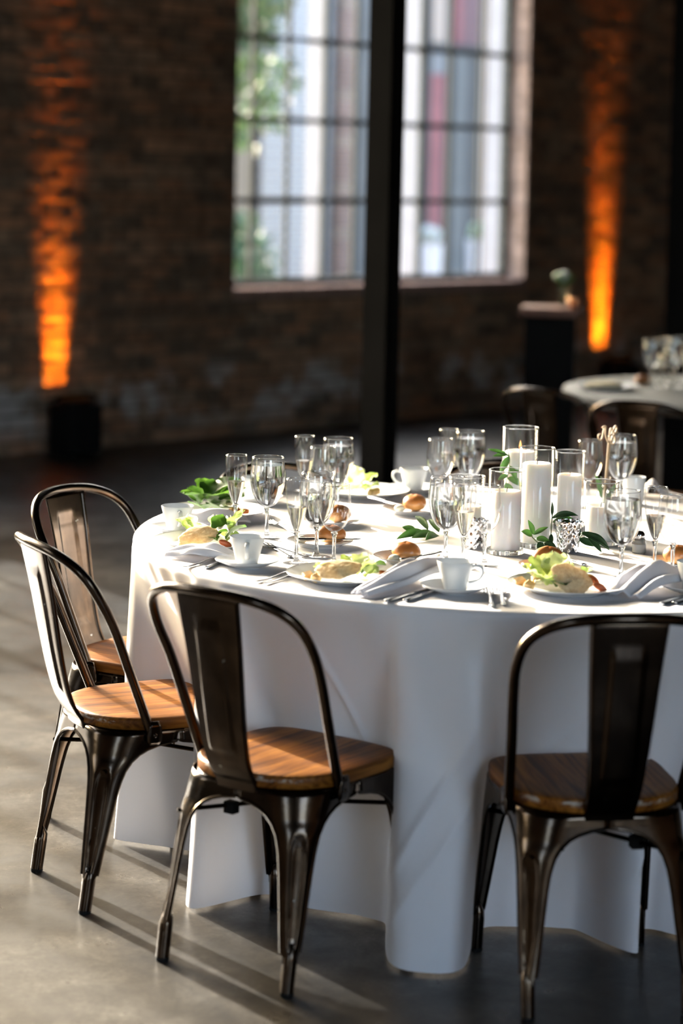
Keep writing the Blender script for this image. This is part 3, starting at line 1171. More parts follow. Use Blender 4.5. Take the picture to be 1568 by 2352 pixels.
GOB = [(0.0, .078), (.012, .080), (.026, .091), (.037, .112), (.0435, .138), (.0445, .160), (.0425, .184), (.0400, .205)]
WIN = [(0.0, .078), (.010, .080), (.022, .089), (.032, .105), (.0375, .126), (.0380, .145), (.0360, .168), (.0335, .190)]
FLU = [(0.0, .076), (.006, .078), (.0125, .090), (.019, .110), (.0245, .136), (.0275, .162), (.0282, .182), (.0268, .201)]
SEP = 'glasses set round the white table'
glass_proto = {}


def glass(kind, x, y, label, z=None, group=SEP):
    z = ZT if z is None else z
    if kind not in glass_proto:
        if kind == 'goblet':
            t = stemware('water_goblet', label, 'glass', group, GOB, .036, .0048, 'water', .186)
        elif kind == 'wine':
            t = stemware('wine_glass', label, 'glass', group, WIN, .034, .0044)
        else:
            t = stemware('champagne_flute', label, 'glass', group, FLU, .031, .0043, 'bubbly', .134)
        glass_proto[kind] = t
        t.location = (x, y, z)
        return t
    return dup(glass_proto[kind], (x, y, z), random.uniform(0, 6), label, group)


glass('flute', -.257, 5.783, 'champagne flute in front of the dark leaf salad, leftmost of the glasses')
glass('goblet', -.175, 5.726, 'brim-full water goblet just right of the leftmost flute')
glass('flute', -.093, 5.369, 'champagne flute in the trio left of the first bread roll, its left glass')
glass('goblet', -.046, 5.452, 'water goblet in the middle of the trio before the bread roll with butter')
glass('wine', -.004, 5.362, 'empty wine glass in front of the left bread roll, right of a flute and goblet')
glass('flute', -.091, 6.222, 'champagne flute at the far left of the table, left of a back trio')
glass('wine', -.040, 6.080, 'empty wine glass in the middle of the back trio at the far left')
glass('goblet', .001, 6.156, 'water goblet at the right of the back trio at the far left')
glass('goblet', .263, 5.425, 'water goblet with dark refraction behind the handled cup in the centre')
glass('flute', .301, 5.352, 'champagne flute between goblet and wine glass behind the centre cup')
glass('wine', .354, 5.400, 'empty wine glass in front of the short front candle vase')
glass('wine', .285, 6.317, 'empty wine glass at the back, right of the far cup, before a flute')
glass('flute', .314, 6.463, 'champagne flute half hidden between two stemmed glasses at the far back centre')
glass('goblet', .371, 6.388, 'water goblet at the back, left of the tallest rear candle vase')
glass('wine', .704, 6.360, 'empty wine glass at the back, left of the wooden table number')
glass('goblet', .795, 6.375, 'water goblet at the back, right behind the wooden table number')
glass('goblet', .662, 5.255, 'water goblet with dark refraction right of the front right salad plate')
glass('flute', .753, 5.358, 'champagne flute beside the right-hand bread roll')
glass('wine', .787, 5.300, 'empty wine glass behind the flute at the right edge')


# ------------------------------------------------------------------ china
def cup_build(label, group):
    t = thing('coffee_cup', label, 'cup', (0, 0, 0), 0, group)
    op = [(.0, .003), (.020, .003), (.0215, 0.0), (.0245, 0.0), (.0255, .003), (.0285, .016), (.0335, .035), (.0385, .052), (.0415, .0635)]
    pr = op + [(.0410, .0648), (.0398, .0640)] + [(r - .0024, z) for r, z in op[4:8][::-1]] + [(.020, .0062), (0, .006)]
    MB().lathe(pr, 44).build('body', M['porcelain'], t, True, 50)
    MB().tube(spline([(.036, 0, .052), (.048, 0, .0555), (.0585, 0, .051), (.0610, 0, .040), (.054, 0, .027), (.042, 0, .0195), (.030, 0, .017)], 6), .0040, 10, flat=(1.35, .8)).build('handle', M['porcelain'], t)
    return t


def saucer_build(label, group):
    pr = [(0, .006), (.022, .006), (.024, .0075), (.028, .0068), (.05, .0105), (.070, .0175), (.0745, .0195), (.0755, .0185), (.074, .0165), (.05, .0065), (.036, .0025), (.034, 0), (.030, 0), (.029, .003), (0, .003)]
    o = MB().lathe(pr, 56).build('saucer', M['porcelain'], None, True, 45)
    return tag(o, label, 'saucer', group)


def plate_build(name, label, R, group, cat='plate'):
    k = R / .136
    pr = [(0, .0055), (.080, .0055), (.088, .0075), (.098, .0120), (.132, .0185), (.1355, .0200), (.1365, .0188), (.133, .0165), (.098, .0088), (.088, .0028), (.085, 0), (.080, 0), (.079, .0025), (0, .0025)]
    o = MB().lathe([(r * k, z * (0.55 + .45 * k)) for r, z in pr], 72).build(name, M['porcelain'], None, True, 45)
    return tag(o, label, cat, group)


def place(proto, x, y, z=None, rz=0, label=None):
    z = ZT if z is None else z
    if label is None:
        proto.location = (x, y, z)
        proto.rotation_euler = (0, 0, rz)
        return proto
    return dup(proto, (x, y, z), rz, label)


SG = 'white saucers under the coffee cups'
s0 = place(saucer_build('white saucer in front, left of centre, between two salad plates', SG), -.206, 5.305)
place(s0, -.402, 5.765, label='white saucer at the left rim of the table')
place(s0, .265, 5.035, label='white saucer in front between the napkin and two forks')
place(s0, .222, 6.590, label='white saucer far at the back centre of the table')
place(s0, .806, 5.095, label='white saucer cut by the right edge beside the crumpled napkin')
place(s0, -.225, 6.330, label='white saucer far left behind the leftmost flute and goblet')
CG2 = 'white coffee cups on saucers'
ZS = ZT + .0062
c0 = place(cup_build('white coffee cup in front left, its handle turned to us', CG2), -.207, 5.312, ZS, radians(-88))
place(c0, -.404, 5.769, ZS, radians(-78), 'white coffee cup at the left rim before the dark leaf salad')
place(c0, .267, 5.042, ZS, radians(-6), 'white coffee cup front centre with its handle to the right')
place(c0, .222, 6.592, ZS, radians(182), 'white coffee cup at the far back with its handle to the left')
place(c0, .808, 5.100, ZS, radians(10), 'white coffee cup cut by the right edge behind the crumpled napkin')
place(c0, -.225, 6.330, ZS, radians(60), 'white coffee cup seen between the leftmost flute and goblet')
o = MB().lathe([(0, 0), (.024, 0), (.0255, .002), (.029, .03), (.033, .078), (.0325, .079), (.030, .077), (.026, .03), (.0, .006)], 32).build('tumbler', M['porcelain'], None)
o.location = (.842, 6.45, ZT)
tag(o, 'slim white tumbler right of the goblet behind the table number', 'tumbler')

PG = 'white dinner plates with salad'
p0 = place(plate_build('dinner_plate', 'white dinner plate with salad and crisp at the left rim of the table', .136, PG), -.313, 5.580)
place(p0, -.318, 6.075, label='white dinner plate under the dark green leaf salad')
place(p0, .025, 5.160, label='white dinner plate under the big pale crisp, front centre left')
place(p0, .522, 5.090, label='white dinner plate under the salad in front on the right')
place(p0, .072, 6.510, label='white dinner plate with pale lettuce at the far back')
BG = 'white bread plates'
b0 = place(plate_build('bread_plate', 'white bread plate behind the trio of glasses, with knife across', .082, BG), -.039, 5.622)
place(b0, -.020, 5.965, label='white bread plate seen through the trio of glasses')
place(b0, .172, 5.418, label='white bread plate front centre with roll, butter and knife')
place(b0, .512, 5.338, label='white bread plate behind the front right salad')
place(b0, .206, 6.185, label='white bread plate at the back centre with roll and knife')
place(b0, .838, 5.442, label='white bread plate at the right edge behind the flute')


def roll_build(label, group):
    rnd_ = random.Random(5)
    a, b_ = rnd_.uniform(0, 6), rnd_.uniform(0, 6)

    def fn(d):
        k = 1 + .03 * sin(3 * atan2(d.y, d.x) + a) + .02 * sin(5 * d.z + b_)
        if d.z < 0:
            k *= 1 - .25 * abs(d.z)
        return k
    o = MB().ellipsoid((0, 0, .020), (.039, .033, .026), 28, 18, fn)
    o.v = [(x, y, max(z, .0005)) for x, y, z in o.v]
    return tag(o.build('bread_roll', M['roll'], None, True, 180), label, 'bread', group)


RG = 'glossy bread rolls on bread plates'
ZB = ZT + .0045
r0 = place(roll_build('glossy brown bread roll behind the front left glasses', RG), -.012, 5.640, ZB)
place(r0, .004, 5.975, ZB, 1.0, 'small brown bread roll seen through the empty wine glass')
place(r0, .168, 5.412, ZB, 2.2, 'glossy brown bread roll front centre, left of the goblet')
rc = place(r0, .500, 5.352, ZB, .4, 'brown bread roll with pale cut end behind the front right salad')
rc.scale = (1.05, 1.0, 1.12)
place(r0, .214, 6.205, ZB, 1.7, 'brown bread roll at the back, right of a resting knife')
place(r0, .822, 5.448, ZB, 2.8, 'brown bread roll at the right edge')
o = MB().ellipsoid((0, 0, 0), (.017, .004, .015), 20, 8)
o = o.build('cut_crumb', M['crumb'], rc)
o.location = (-.018, -.028, .016)
o.rotation_euler = (radians(-14), 0, radians(-32))

BTG = 'butter portions on bread plates'


def butter_build(label):
    o = MB().ellipsoid((0, 0, .009), (.015, .013, .010), 18, 10, lambda d: 1 + .10 * sin(6 * atan2(d.y, d.x)) * (1 - abs(d.z)))
    o.v = [(x, y, max(z, 0.0)) for x, y, z in o.v]
    return tag(o.build('butter_pat', M['butter'], None, True, 180), label, 'butter', BTG)


u0 = place(butter_build('small pale scoop of butter left of the front centre roll'), .140, 5.378, ZB + .001)
place(u0, -.085, 5.632, ZB, .8, 'small pale scoop of butter on the plate behind the front left trio')
place(u0, .470, 5.316, ZB, .3, 'pale scoop of butter in front of the roll behind the right salad')
place(u0, .172, 6.185, ZB, .3, 'pale scoop of butter at the back beside the resting knife')


# ------------------------------------------------------------------ flatware
def fork_build(label, group):
    mb = MB()
    cl_ = [(0, .0032, .0046), (.012, .0060, .0044), (.045, .0050, .0030), (.085, .0030, .0048), (.118, .0030, .0075), (.132, .0085, .0070), (.145, .0115, .0048)]
    P = []
    for x, w, z in [(q.x, q.y, q.z) for q in spline(cl_, 5)]:
        P.append([(x, -w, z), (x, -w * .5, z + .0009), (x, 0, z + .0012), (x, w * .5, z + .0009), (x, w, z)])
    mb.grid(P)
    for k in range(4):
        y = -.0095 + .00633 * k
        T = []
        for x, z, w in [(.144, .0048, .0021), (.160, .0032, .0018), (.178, .0042, .0016), (.192, .0078, .0009)]:
            T.append([(x, y - w, z), (x, y, z + .0008), (x, y + w, z)])
        mb.grid(T)
    return tag(mb.build('fork', M['silver'], None, True, 60, solid=.0016, off=-1), label, 'fork', group)


def knife_build(label, group, ln=.215):
    k = ln / .215
    mb = MB()
    P = []
    for x, w, h in [(q.x, q.y, q.z) for q in spline([(0, .0035, .004), (.006, .0068, .0062), (.05, .0062, .0058), (.10, .0052, .0052)], 5)]:
        P.append([(x * k, w * cos(a), .0035 + h * .62 * sin(a)) for a in [2 * pi * j / 10 for j in range(10)]])
    mb.grid(P, False, True)
    n = len(mb.v)
    mb.f.append(tuple(range(10))[::-1])
    mb.f.append(tuple(n - 10 + j for j in range(10)))
    o = tag(mb.build('knife', M['silver'], None, True, 50), label, 'knife', group)
    bl = MB()
    P = []
    for x, y0, y1 in [(.098, -.0045, .0045), (.104, -.0065, .0065), (.15, -.0095, .0068), (.19, -.0095, .0066), (.207, -.006, .0062), (.215, .002, .0045)]:
        P.append([(x * k, y0, .0030), (x * k, (y0 + y1) / 2, .0040), (x * k, y1, .0036)])
    bl.grid(P).build('blade', M['silver'], o, True, 60, solid=.0009, off=0)
    return o


def lay(proto, x0, y0, x1, y1, z=None, tilt=0.0, label=None, roll=0.0):
    o = proto if label is None else copy_tree(proto)
    if label:
        o['label'] = label
    o.location = (x0, y0, ZT if z is None else z)
    o.rotation_euler = (roll, -tilt, atan2(y1 - y0, x1 - x0))
    return o


FG = 'silver flatware on the white table'
f0 = lay(fork_build('silver fork left of the front centre plate, tines under its rim', FG), -.180, 5.098, -.075, 5.270)
lay(f0, -.160, 5.080, -.050, 5.262, label='second silver fork, lying just right of the first, left of front centre plate')
lay(f0, .338, 4.868, .342, 5.060, label='left silver fork of the pair right of the centre saucer, handle at table rim')
lay(f0, .364, 4.886, .371, 5.080, label='right silver fork of the pair beside the front right plate')
lay(f0, -.100, 5.790, -.175, 5.965, label='silver fork lying among the glasses, tines toward the far left')
lay(f0, -.060, 5.46, -.190, 5.600, label='silver fork lying between the cup and the front left trio')
lay(f0, -.352, 5.262, -.262, 5.435, label='silver fork whose handle sticks out under the left napkin')
k0 = lay(knife_build('silver dinner knife behind the front left cup, its handle toward us', FG), -.108, 5.435, -.180, 5.655)
lay(k0, -.300, 5.262, -.235, 5.450, label='silver dinner knife whose handle sticks out beside the front left saucer')
lay(k0, .152, 4.915, .262, 5.095, label='silver dinner knife under the folded napkin, front centre')
lay(k0, .112, 4.905, .215, 5.090, label='second silver knife under the folded napkin, nearer the plate')
lay(k0, .712, 4.940, .815, 5.100, label='silver dinner knife under the crumpled napkin at the right')
lay(k0, .742, 4.955, .850, 5.110, label='silver spoon-width knife handle at the far right rim beside the crumpled napkin')
kb = lay(knife_build('butter knife laid across the bread plate behind the front left trio', 'butter knives on bread plates', .165), -.100, 5.600, .065, 5.628, ZT + .0155)
lay(kb, .155, 5.340, .262, 5.476, ZT + .0155, label='butter knife on the rim of the front centre bread plate')
lay(kb, .585, 5.320, .520, 5.470, ZT + .0155, label='butter knife on the bread plate behind the front right salad')
lay(kb, .092, 6.350, .195, 6.180, ZT + .015, label='butter knife leaning on the back centre bread plate')


# ------------------------------------------------------------------ salads
def leaf_mesh(name, ln, wd, cup, ruff, mat, parent, seed, nu=12, nv=9, stem=False):
    r_ = random.Random(seed)
    p = [r_.uniform(0, 6.28) for _ in range(6)]
    P = []
    for i in range(nu):
        u = i / (nu - 1)
        w = wd * (sin(pi * min(1, u * .93 + .05)) ** .62) * (.75 + .35 * u)
        row = []
        for j in range(nv):
            v = -1 + 2 * j / (nv - 1)
            z = cup * (u * (1 - u) * 4) * .5 + cup * .5 * v * v - .12 * abs(v) ** .5 * wd * .2
            z += ruff * abs(v) * (sin(9 * u + p[0] + 3 * v) + .7 * sin(17 * u + p[1] - 2 * v))
            z += ruff * .5 * sin(6 * u + p[2]) * sin(4 * v + p[3])
            row.append((u * ln + ruff * .6 * sin(7 * v + p[4]) * u, v * w * (1 + .12 * sin(13 * u + p[5])), z))
        P.append(row)
    return MB().grid(P).build(name, mat, parent, True, 180)


def salad(label, x, y, leaves, bits, group='salads on the dinner plates'):
    s = thing('salad', label, 'salad', (x, y, ZT + .006), 0, group)
    for q, (kind, dx, dy, dz, rz, pitch, roll, ln, wd) in enumerate(leaves):
        mt = {'r': 'lettuce', 'p': 'lettuce_pale', 's': 'spinach'}[kind]
        o = leaf_mesh('lettuce_leaf', ln, wd, ln * .28, ln * (.075 if kind != 's' else .022), M[mt], s, q + int(abs(x) * 1000))
        o.location = (dx, dy, dz)
        o.rotation_euler = (radians(roll), radians(-pitch), radians(rz))
    for kind, dx, dy, dz, rz, sz in bits:
        if kind == 'c':
            o = MB().cbox(-sz, sz, -sz * .8, sz * .8, -sz * .7, sz * .7, sz * .18).build('crouton', M['crouton'], s, True, 30)
            o.rotation_euler = (radians(20), radians(-12), radians(rz))
        elif kind == 't':
            o = MB().ellipsoid((0, 0, 0), (sz * 1.7, sz * .7, sz * .8), 16, 10).build('tomato_wedge', M['tomato'], s)
            o.rotation_euler = (0, radians(25), radians(rz))
        elif kind == 'k':
            o = MB().tube([(-sz * 1.6, 0, 0), (-sz, 0, .001), (sz, 0, .001), (sz * 1.6, 0, 0)], [sz * .5, sz * .62, sz * .62, sz * .5], 10).build('carrot_stick', M['carrot'], s)
            o.rotation_euler = (0, 0, radians(rz))
        else:
            o = MB().ellipsoid((0, 0, 0), (sz, sz * .8, sz * .5), 12, 8, lambda d: 1 + .15 * sin(7 * d.x)).build('cheese_flake', M['crumb'], s)
            o.rotation_euler = (0, 0, radians(rz))
        o.location = (dx, dy, dz)
    return s


salad('green salad with pale crisp on the plate at the left rim', -.300, 5.600, [
    ('r', -.055, .020, .010, 160, 40, 0, .060, .026), ('p', -.050, .030, .012, 130, 50, 10, .055, .024), ('s', .000, .010, .012, 60, 45, 20, .065, .024), ('s', .030, -.005, .008, 20, 30, -20, .060, .022),
    ('r', .045, .010, .015, 35, 62, 0, .070, .016), ('p', .000, .030, .015, 100, 55, 15, .050, .022), ('s', -.010, -.010, .010, -30, 25, 15, .060, .025), ('r', .025, .025, .012, 75, 50, -15, .055, .022),
    ('s', -.02, -.03, .006, -50, 12, 0, .05, .02), ('r', .03, -.03, .008, -10, 15, 10, .045, .02)],
    [('c', .062, -.050, .010, 30, .012), ('c', .078, -.020, .012, 70, .011), ('t', .030, -.058, .008, 10, .010), ('f', .04, .02, .03, 10, .010)])
salad('tall heap of dark green leaves on the plate behind the left cup', -.330, 6.085, [
    ('s', -.040, -.010, .022, 165, 30, 0, .060, .042), ('s', -.020, .010, .034, 120, 55, 15, .062, .042), ('s', -.006, .000, .040, 15, 26, 5, .090, .050), ('s', .010, -.020, .024, -15, 18, 10, .080, .046),
    ('s', -.020, -.035, .014, -100, 20, 0, .050, .044), ('s', .015, -.045, .012, -75, 18, -10, .050, .044), ('s', -.010, -.010, .034, 60, 58, 0, .060, .046), ('s', .020, .015, .030, 35, 26, 20, .080, .044),
    ('s', -.035, -.030, .026, -150, 32, 10, .055, .042), ('s', .0, -.035, .032, -40, 26, 10, .075, .046), ('s', -.030, -.02, .036, -170, 38, 20, .050, .040), ('s', .01, -.04, .024, -95, 42, 0, .05, .046), ('s', .035, -.03, .02, -40, 30, 0, .055, .04)],
    [('k', .078, -.052, .012, 15, .012), ('c', .060, -.035, .012, 20, .012), ('c', .045, -.060, .010, 50, .010), ('f', .045, -.04, .03, 10, .010)])
salad('salad under the big pale crisp, front centre left', .030, 5.160, [
    ('r', .020, -.010, .008, -20, 35, 0, .055, .024), ('p', .010, .010, .010, 30, 40, 10, .055, .024), ('r', .040, -.030, .008, -50, 22, 20, .045, .022), ('s', .030, .005, .008, 10, 20, -15, .060, .022),
    ('r', -.030, -.010, .008, 200, 20, 0, .055, .022), ('s', -.010, -.030, .005, -90, 10, 0, .050, .024), ('p', .045, -.010, .012, 60, 55, 0, .035, .018), ('r', .0, .03, .01, 90, 30, 0, .05, .022)],
    [('c', -.092, -.040, .010, 20, .011), ('c', -.072, -.060, .009, 55, .011), ('t', .085, -.020, .011, -20, .011), ('c', .098, -.038, .008, 40, .010), ('f', .080, -.045, .010, 0, .012), ('t', .108, -.05, .007, 5, .008)])
salad('salad with croutons and round crisp in front on the right', .495, 5.105, [
    ('r', -.030, .010, .012, 110, 50, 0, .060, .028), ('p', -.010, .020, .018, 70, 62, 10, .060, .028), ('p', .010, .015, .018, 45, 55, -10, .055, .026), ('r', -.045, -.005, .010, 150, 42, 15, .050, .026),
    ('r', -.020, -.030, .008, -110, 28, 0, .050, .026), ('s', .000, -.035, .006, -70, 14, 0, .050, .026), ('r', .050, .010, .010, 20, 35, 0, .045, .020), ('p', -.035, -.025, .014, -150, 35, 0, .045, .022),
    ('s', -.01, -.01, .01, -20, 22, 0, .06, .026), ('r', .02, .03, .012, 60, 50, 0, .05, .024)],
    [('c', -.082, -.020, .012, 20, .013), ('c', -.062, -.048, .010, 60, .012), ('c', -.045, -.030, .022, 10, .010), ('t', .085, .000, .016, -50, .013), ('t', .098, -.030, .007, -5, .010), ('f', -.040, -.045, .018, 0, .011)])
salad('pale lettuce on the plate at the far back', .052, 6.512, [
    ('p', -.030, .000, .010, 150, 50, 0, .065, .030), ('p', .000, .010, .012, 90, 65, 0, .065, .030), ('r', .025, .000, .010, 30, 45, 0, .060, .026), ('p', -.010, -.025, .010, -80, 30, 0, .050, .028), ('r', .03, -.02, .008, -30, 25, 0, .05, .024)],
    [('c', .060, -.030, .010, 20, .011), ('c', .045, -.045, .009, 60, .010)])


def crisp(label, x, y, z, rx, ry, rz, lx, ly):
    rows = []
    r_ = random.Random(int(x * 997) + 3)
    p = [r_.uniform(0, 6.28) for _ in range(5)]
    for i in range(11):
        rr = i / 10
        row = []
        for k in range(40):
            a = 2 * pi * k / 40
            e = 1 + .05 * sin(3 * a + p[0]) + .04 * sin(7 * a + p[1]) + .025 * sin(15 * a + p[2])
            h = .004 * (1 - rr * rr) + .0012 * sin(40 * rr * cos(a) + p[3]) * sin(36 * rr * sin(a) + p[4])
            row.append((lx * rr * e * cos(a), ly * rr * e * sin(a), h))
        rows.append(row)
    o = MB().grid(rows, False, True).build('cheese_crisp', M['crisp'], None, True, 180, solid=.003, off=0)
    o.location = (x, y, z)
    o.rotation_euler = (radians(rx), radians(ry), radians(rz))
    return tag(o, label, 'crisp', 'cheese crisps on the salads')


crisp('oval pale crisp leaning on the salad at the left rim', -.338, 5.545, ZT + .030, 28, -16, 18, .050, .034)
crisp('big bumpy pale crisp lying on the front centre left salad', .006, 5.108, ZT + .034, 24, -6, 6, .052, .036)
crisp('pale crisp slanting down the front right salad', .526, 5.052, ZT + .034, 50, 22, -10, .047, .034)


# ------------------------------------------------------------------ napkins
def napkin(label, pts, widths, hs, nf, seed, zoff=0.0, group='white linen napkins'):
    """Loosely folded cloth strip: centre line points, half widths, ripple heights."""
    c = spline([(x, y, z) for x, y, z in pts], 10)
    n = len(c)
    W = [interp(i / (n - 1) * (len(widths) - 1), list(enumerate(widths))) for i in range(n)]
    H = [interp(i / (n - 1) * (len(hs) - 1), list(enumerate(hs))) for i in range(n)]
    r_ = random.Random(seed)
    p = [r_.uniform(0, 6.28) for _ in range(4)]
    P = []
    NV = 37
    for i in range(n):
        a, b = c[max(0, i - 1)], c[min(n - 1, i + 1)]
        d = (b - a)
        s = Vector((d.y, -d.x, 0)).normalized()
        u = i / (n - 1)
        row = []
        for j in range(NV):
            v = -1 + 2 * j / (NV - 1)
            edge = 1 - abs(v) ** 4
            z = H[i] * edge * (.55 + .45 * sin(nf * pi * v + p[0] + .8 * sin(3 * u + p[1])))
            z += H[i] * .12 * sin(9 * u + 3 * v + p[2])
            q = c[i] + s * (W[i] * v * (1 + .06 * sin(8 * u + p[3])))
            row.append((q.x, q.y, max(q.z + z, ZT + .0012)))
        P.append(row)
    return tag(MB().grid(P).build('napkin', M['linen'], None, True, 180, solid=.003, off=1), label, 'napkin', group)


z0 = ZT + .004
napkin('white napkin folded in a strip beside the front centre cup, over knives', [(.245, 5.225, z0 + .012), (.185, 5.130, z0 + .022), (.115, 5.040, z0 + .010), (.055, 4.955, z0)], [.040, .046, .042, .036, .020], [.026, .034, .026, .018, .012], 2.2, 4)
napkin('white napkin lying under the rim of the left salad plate, over flatware', [(-.405, 5.420, z0), (-.345, 5.410, z0 + .008), (-.290, 5.385, z0 + .012), (-.235, 5.390, z0)], [.026, .040, .046, .036], [.008, .018, .022, .010], 2.0, 9)
napkin('white rolled napkin in front of the dark leaf salad', [(-.385, 5.905, z0), (-.330, 5.905, z0 + .006), (-.275, 5.925, z0 + .004), (-.235, 5.95, z0)], [.022, .030, .028, .018], [.026, .028, .026, .018], .9, 12)
napkin('crumpled white napkin right of the front right salad plate', [(.640, 5.010, z0), (.685, 5.085, z0 + .018), (.740, 5.170, z0 + .022), (.800, 5.230, z0 + .010)], [.036, .060, .066, .044], [.010, .026, .030, .014], 2.1, 16)
napkin('white napkin standing in a peak at the far right of the table', [(.840, 6.580, z0), (.885, 6.600, z0 + .012), (.915, 6.600, z0 + .036), (.945, 6.595, z0 + .012), (1.00, 6.58, z0)], [.030, .045, .05, .045, .03], [.004, .008, .012, .006, .003], 1.0, 31)


# ------------------------------------------------------------------ candles in cylinder vases
def candle_vase(label, x, y, r, h, wax_h, wax_label, wax_r=None, lit=False, gname='cylinder candle vases'):
    t = thing('cylinder_vase', label, 'vase', (x, y, ZT), 0, gname)
    w = .0022
    MB().lathe([(r, .012), (r, h), (r - w * .5, h + .0012), (r - w, h), (r - w, .012)], 56).build('glass_wall', M['vase_glass'], t, True, 50)
    MB().tube([((r - .0012) * cos(2 * pi * k / 56), (r - .0012) * sin(2 * pi * k / 56), h + .001) for k in range(56)], .0015, 8, closed=True).build('rim', M['crystal'], t)
    MB().lathe([(0, 0), (r - .002, 0), (r, .002), (r, .012), (r - w, .012), (r - w - .004, .010), (0, .009)], 56).build('thick_base', M['crystal'], t, True, 50)
    if wax_h:
        wr = wax_r or r - .009
        c = thing('pillar_candle', wax_label, 'candle', (x, y, ZT + .0105), 0, 'white pillar candles')
        MB().lathe([(0, 0), (wr - .001, 0), (wr, .001), (wr, wax_h - .004), (wr - .003, wax_h), (wr * .8, wax_h - .001), (wr * .45, wax_h - .006), (0, wax_h - .007)], 48).build('wax', M['wax'], c, True, 60)
        MB().tube([(0, 0, wax_h - .010), (.0008, 0, wax_h + .002), (.002, 0, wax_h + .007)], .0009, 6).build('wick', M['black'], c)
        if lit:
            m_ = M.get('flame')
            if m_ is None:
                m_, nt_ = new_mat('candle flame')
                e_ = N(nt_, 'ShaderNodeEmission')
                nz_ = noise(nt_, coords(nt_), 40.0, 1)
                L(nt_, ramp(nt_, nz_, [(0.3, (1.0, 0.36, 0.08)), (0.7, (1.0, 0.60, 0.22))]), e_.inputs[0])
                e_.inputs[1].default_value = 3.0
                out(nt_, e_)
                M['flame'] = m_
            MB().lathe([(0, wax_h + .004), (.0030, wax_h + .008), (.0036, wax_h + .012), (.0022, wax_h + .020), (0, wax_h + .029)], 12).build('flame', M['flame'], c)
    return t


candle_vase('tallest clear cylinder vase at the back of the candle group', .488, 6.089, .0490, .252, .180, 'white pillar candle in the rear vase, standing tallest of the group', lit=True)
candle_vase('tall clear cylinder vase in the middle of the candle group', .499, 5.689, .0450, .247, .200, 'tall white pillar candle in the middle vase')
candle_vase('clear cylinder vase right of the middle candle, behind the silvered votive', .616, 6.025, .0410, .198, .128, 'white pillar candle right of the tall middle one')
candle_vase('clear cylinder vase in front on the left of the candle group', .416, 5.575, .0450, .205, .145, 'white pillar candle in the front left vase')
candle_vase('short clear cylinder vase behind the front stemmed glasses', .346, 6.054, .0490, .122, .035, 'low white candle in the short vase left of the group')
candle_vase('wide clear cylinder vase right of the silvered votive, before the table number', .668, 5.748, .0460, .158, .088, 'wide white candle at the right of the group')


def votive(label, x, y, h=.078):
    rows = []
    nz_, na = 25, 96
    for i in range(nz_):
        u = i / (nz_ - 1)
        z = h * u
        r = .0245 + .0085 * u
        row = []
        for k in range(na):
            a = 2 * pi * k / na
            d = 0.95 * (abs(cos(4 * a + 3.2 * u * pi)) + abs(cos(4 * a - 3.2 * u * pi)) - 1.2)
            row.append(((r + .0016 * d) * cos(a), (r + .0016 * d) * sin(a), z + (.0018 * cos(16 * a) if i == nz_ - 1 else 0)))
        rows.append(row)
    for i in range(6):
        u = 1 - i / 5
        r = .0225 + .0085 * u
        rows.append([(r * cos(2 * pi * k / na), r * sin(2 * pi * k / na), .006 + (h - .006) * u - .0004) for k in range(na)])
    mb = MB().grid(rows, False, True)
    mb.f.append(tuple(range(na))[::-1])
    o_ = (len(rows) - 1) * na
    mb.f.append(tuple(o_ + k for k in range(na)))
    o = mb.build('votive_holder', M['mercury'], None, True, 28)
    o.location = (x, y, ZT)
    return tag(o, label, 'votive', 'silvered votive holders')


votive('silvered faceted votive holder in front of the candle group', .574, 5.612)
votive('silvered faceted votive holder half hidden left of the front candle vase', .345, 5.640, .07)

# salt shaker
t = thing('salt_shaker', 'small glass shaker with metal cap beside the right goblet', 'shaker', (.751, 5.622, ZT))
MB().lathe([(0, 0), (.0165, 0), (.0175, .002), (.0175, .026), (.0155, .033), (.0125, .037), (0, .037)], 10).build('body', M['crystal'], t, True, 20)
MB().lathe([(0, .0021), (.014, .0021), (.014, .022), (0, .022)], 16).build('salt', M['wax'], t)
MB().lathe([(.0130, .0365), (.0138, .0375), (.0138, .044), (.0125, .050), (.008, .0545), (0, .0555)], 20).build('cap', M['silver'], t)


# ------------------------------------------------------------------ greenery sprigs
def blade_leaf(base, tip, wd, mat, parent, curl=.15, side=None):
    b_, t_ = Vector(base), Vector(tip)
    d = t_ - b_
    ln = d.length
    d.normalize()
    up = Vector(side) if side else Vector((.1, -.75, .6))
    s = d.cross(up)
    if s.length < 1e-4:
        s = Vector((1, 0, 0))
    s.normalize()
    nrm = s.cross(d).normalized()
    P = []
    for i in range(11):
        u = i / 10
        w = wd * (sin(pi * u ** .85)) ** .8 if 0 < u < 1 else .0004
        row = []
        for j in range(7):
            v = -1 + j / 3
            row.append(b_ + d * (ln * u) + s * (w * v) + nrm * (curl * ln * (4 * u * (1 - u)) * .5 + w * .35 * v * v))
        P.append(row)
    return MB().grid(P).build('leaf', mat, parent, True, 180, solid=.0005, off=0)


def sprig(label, stems, leaves, group='loose greenery among the candles'):
    o0 = Vector(stems[0][0])
    s = thing('greenery_sprig', label, 'greenery', o0, 0, group)
    for st in stems:
        MB().tube(spline([Vector(p) - o0 for p in st], 5), .0013, 6).build('stem', M['stem'], s)
    for base, tip, wd, mt, curl in leaves:
        blade_leaf(Vector(base) - o0, Vector(tip) - o0, wd, M[mt], s, curl)
    return s


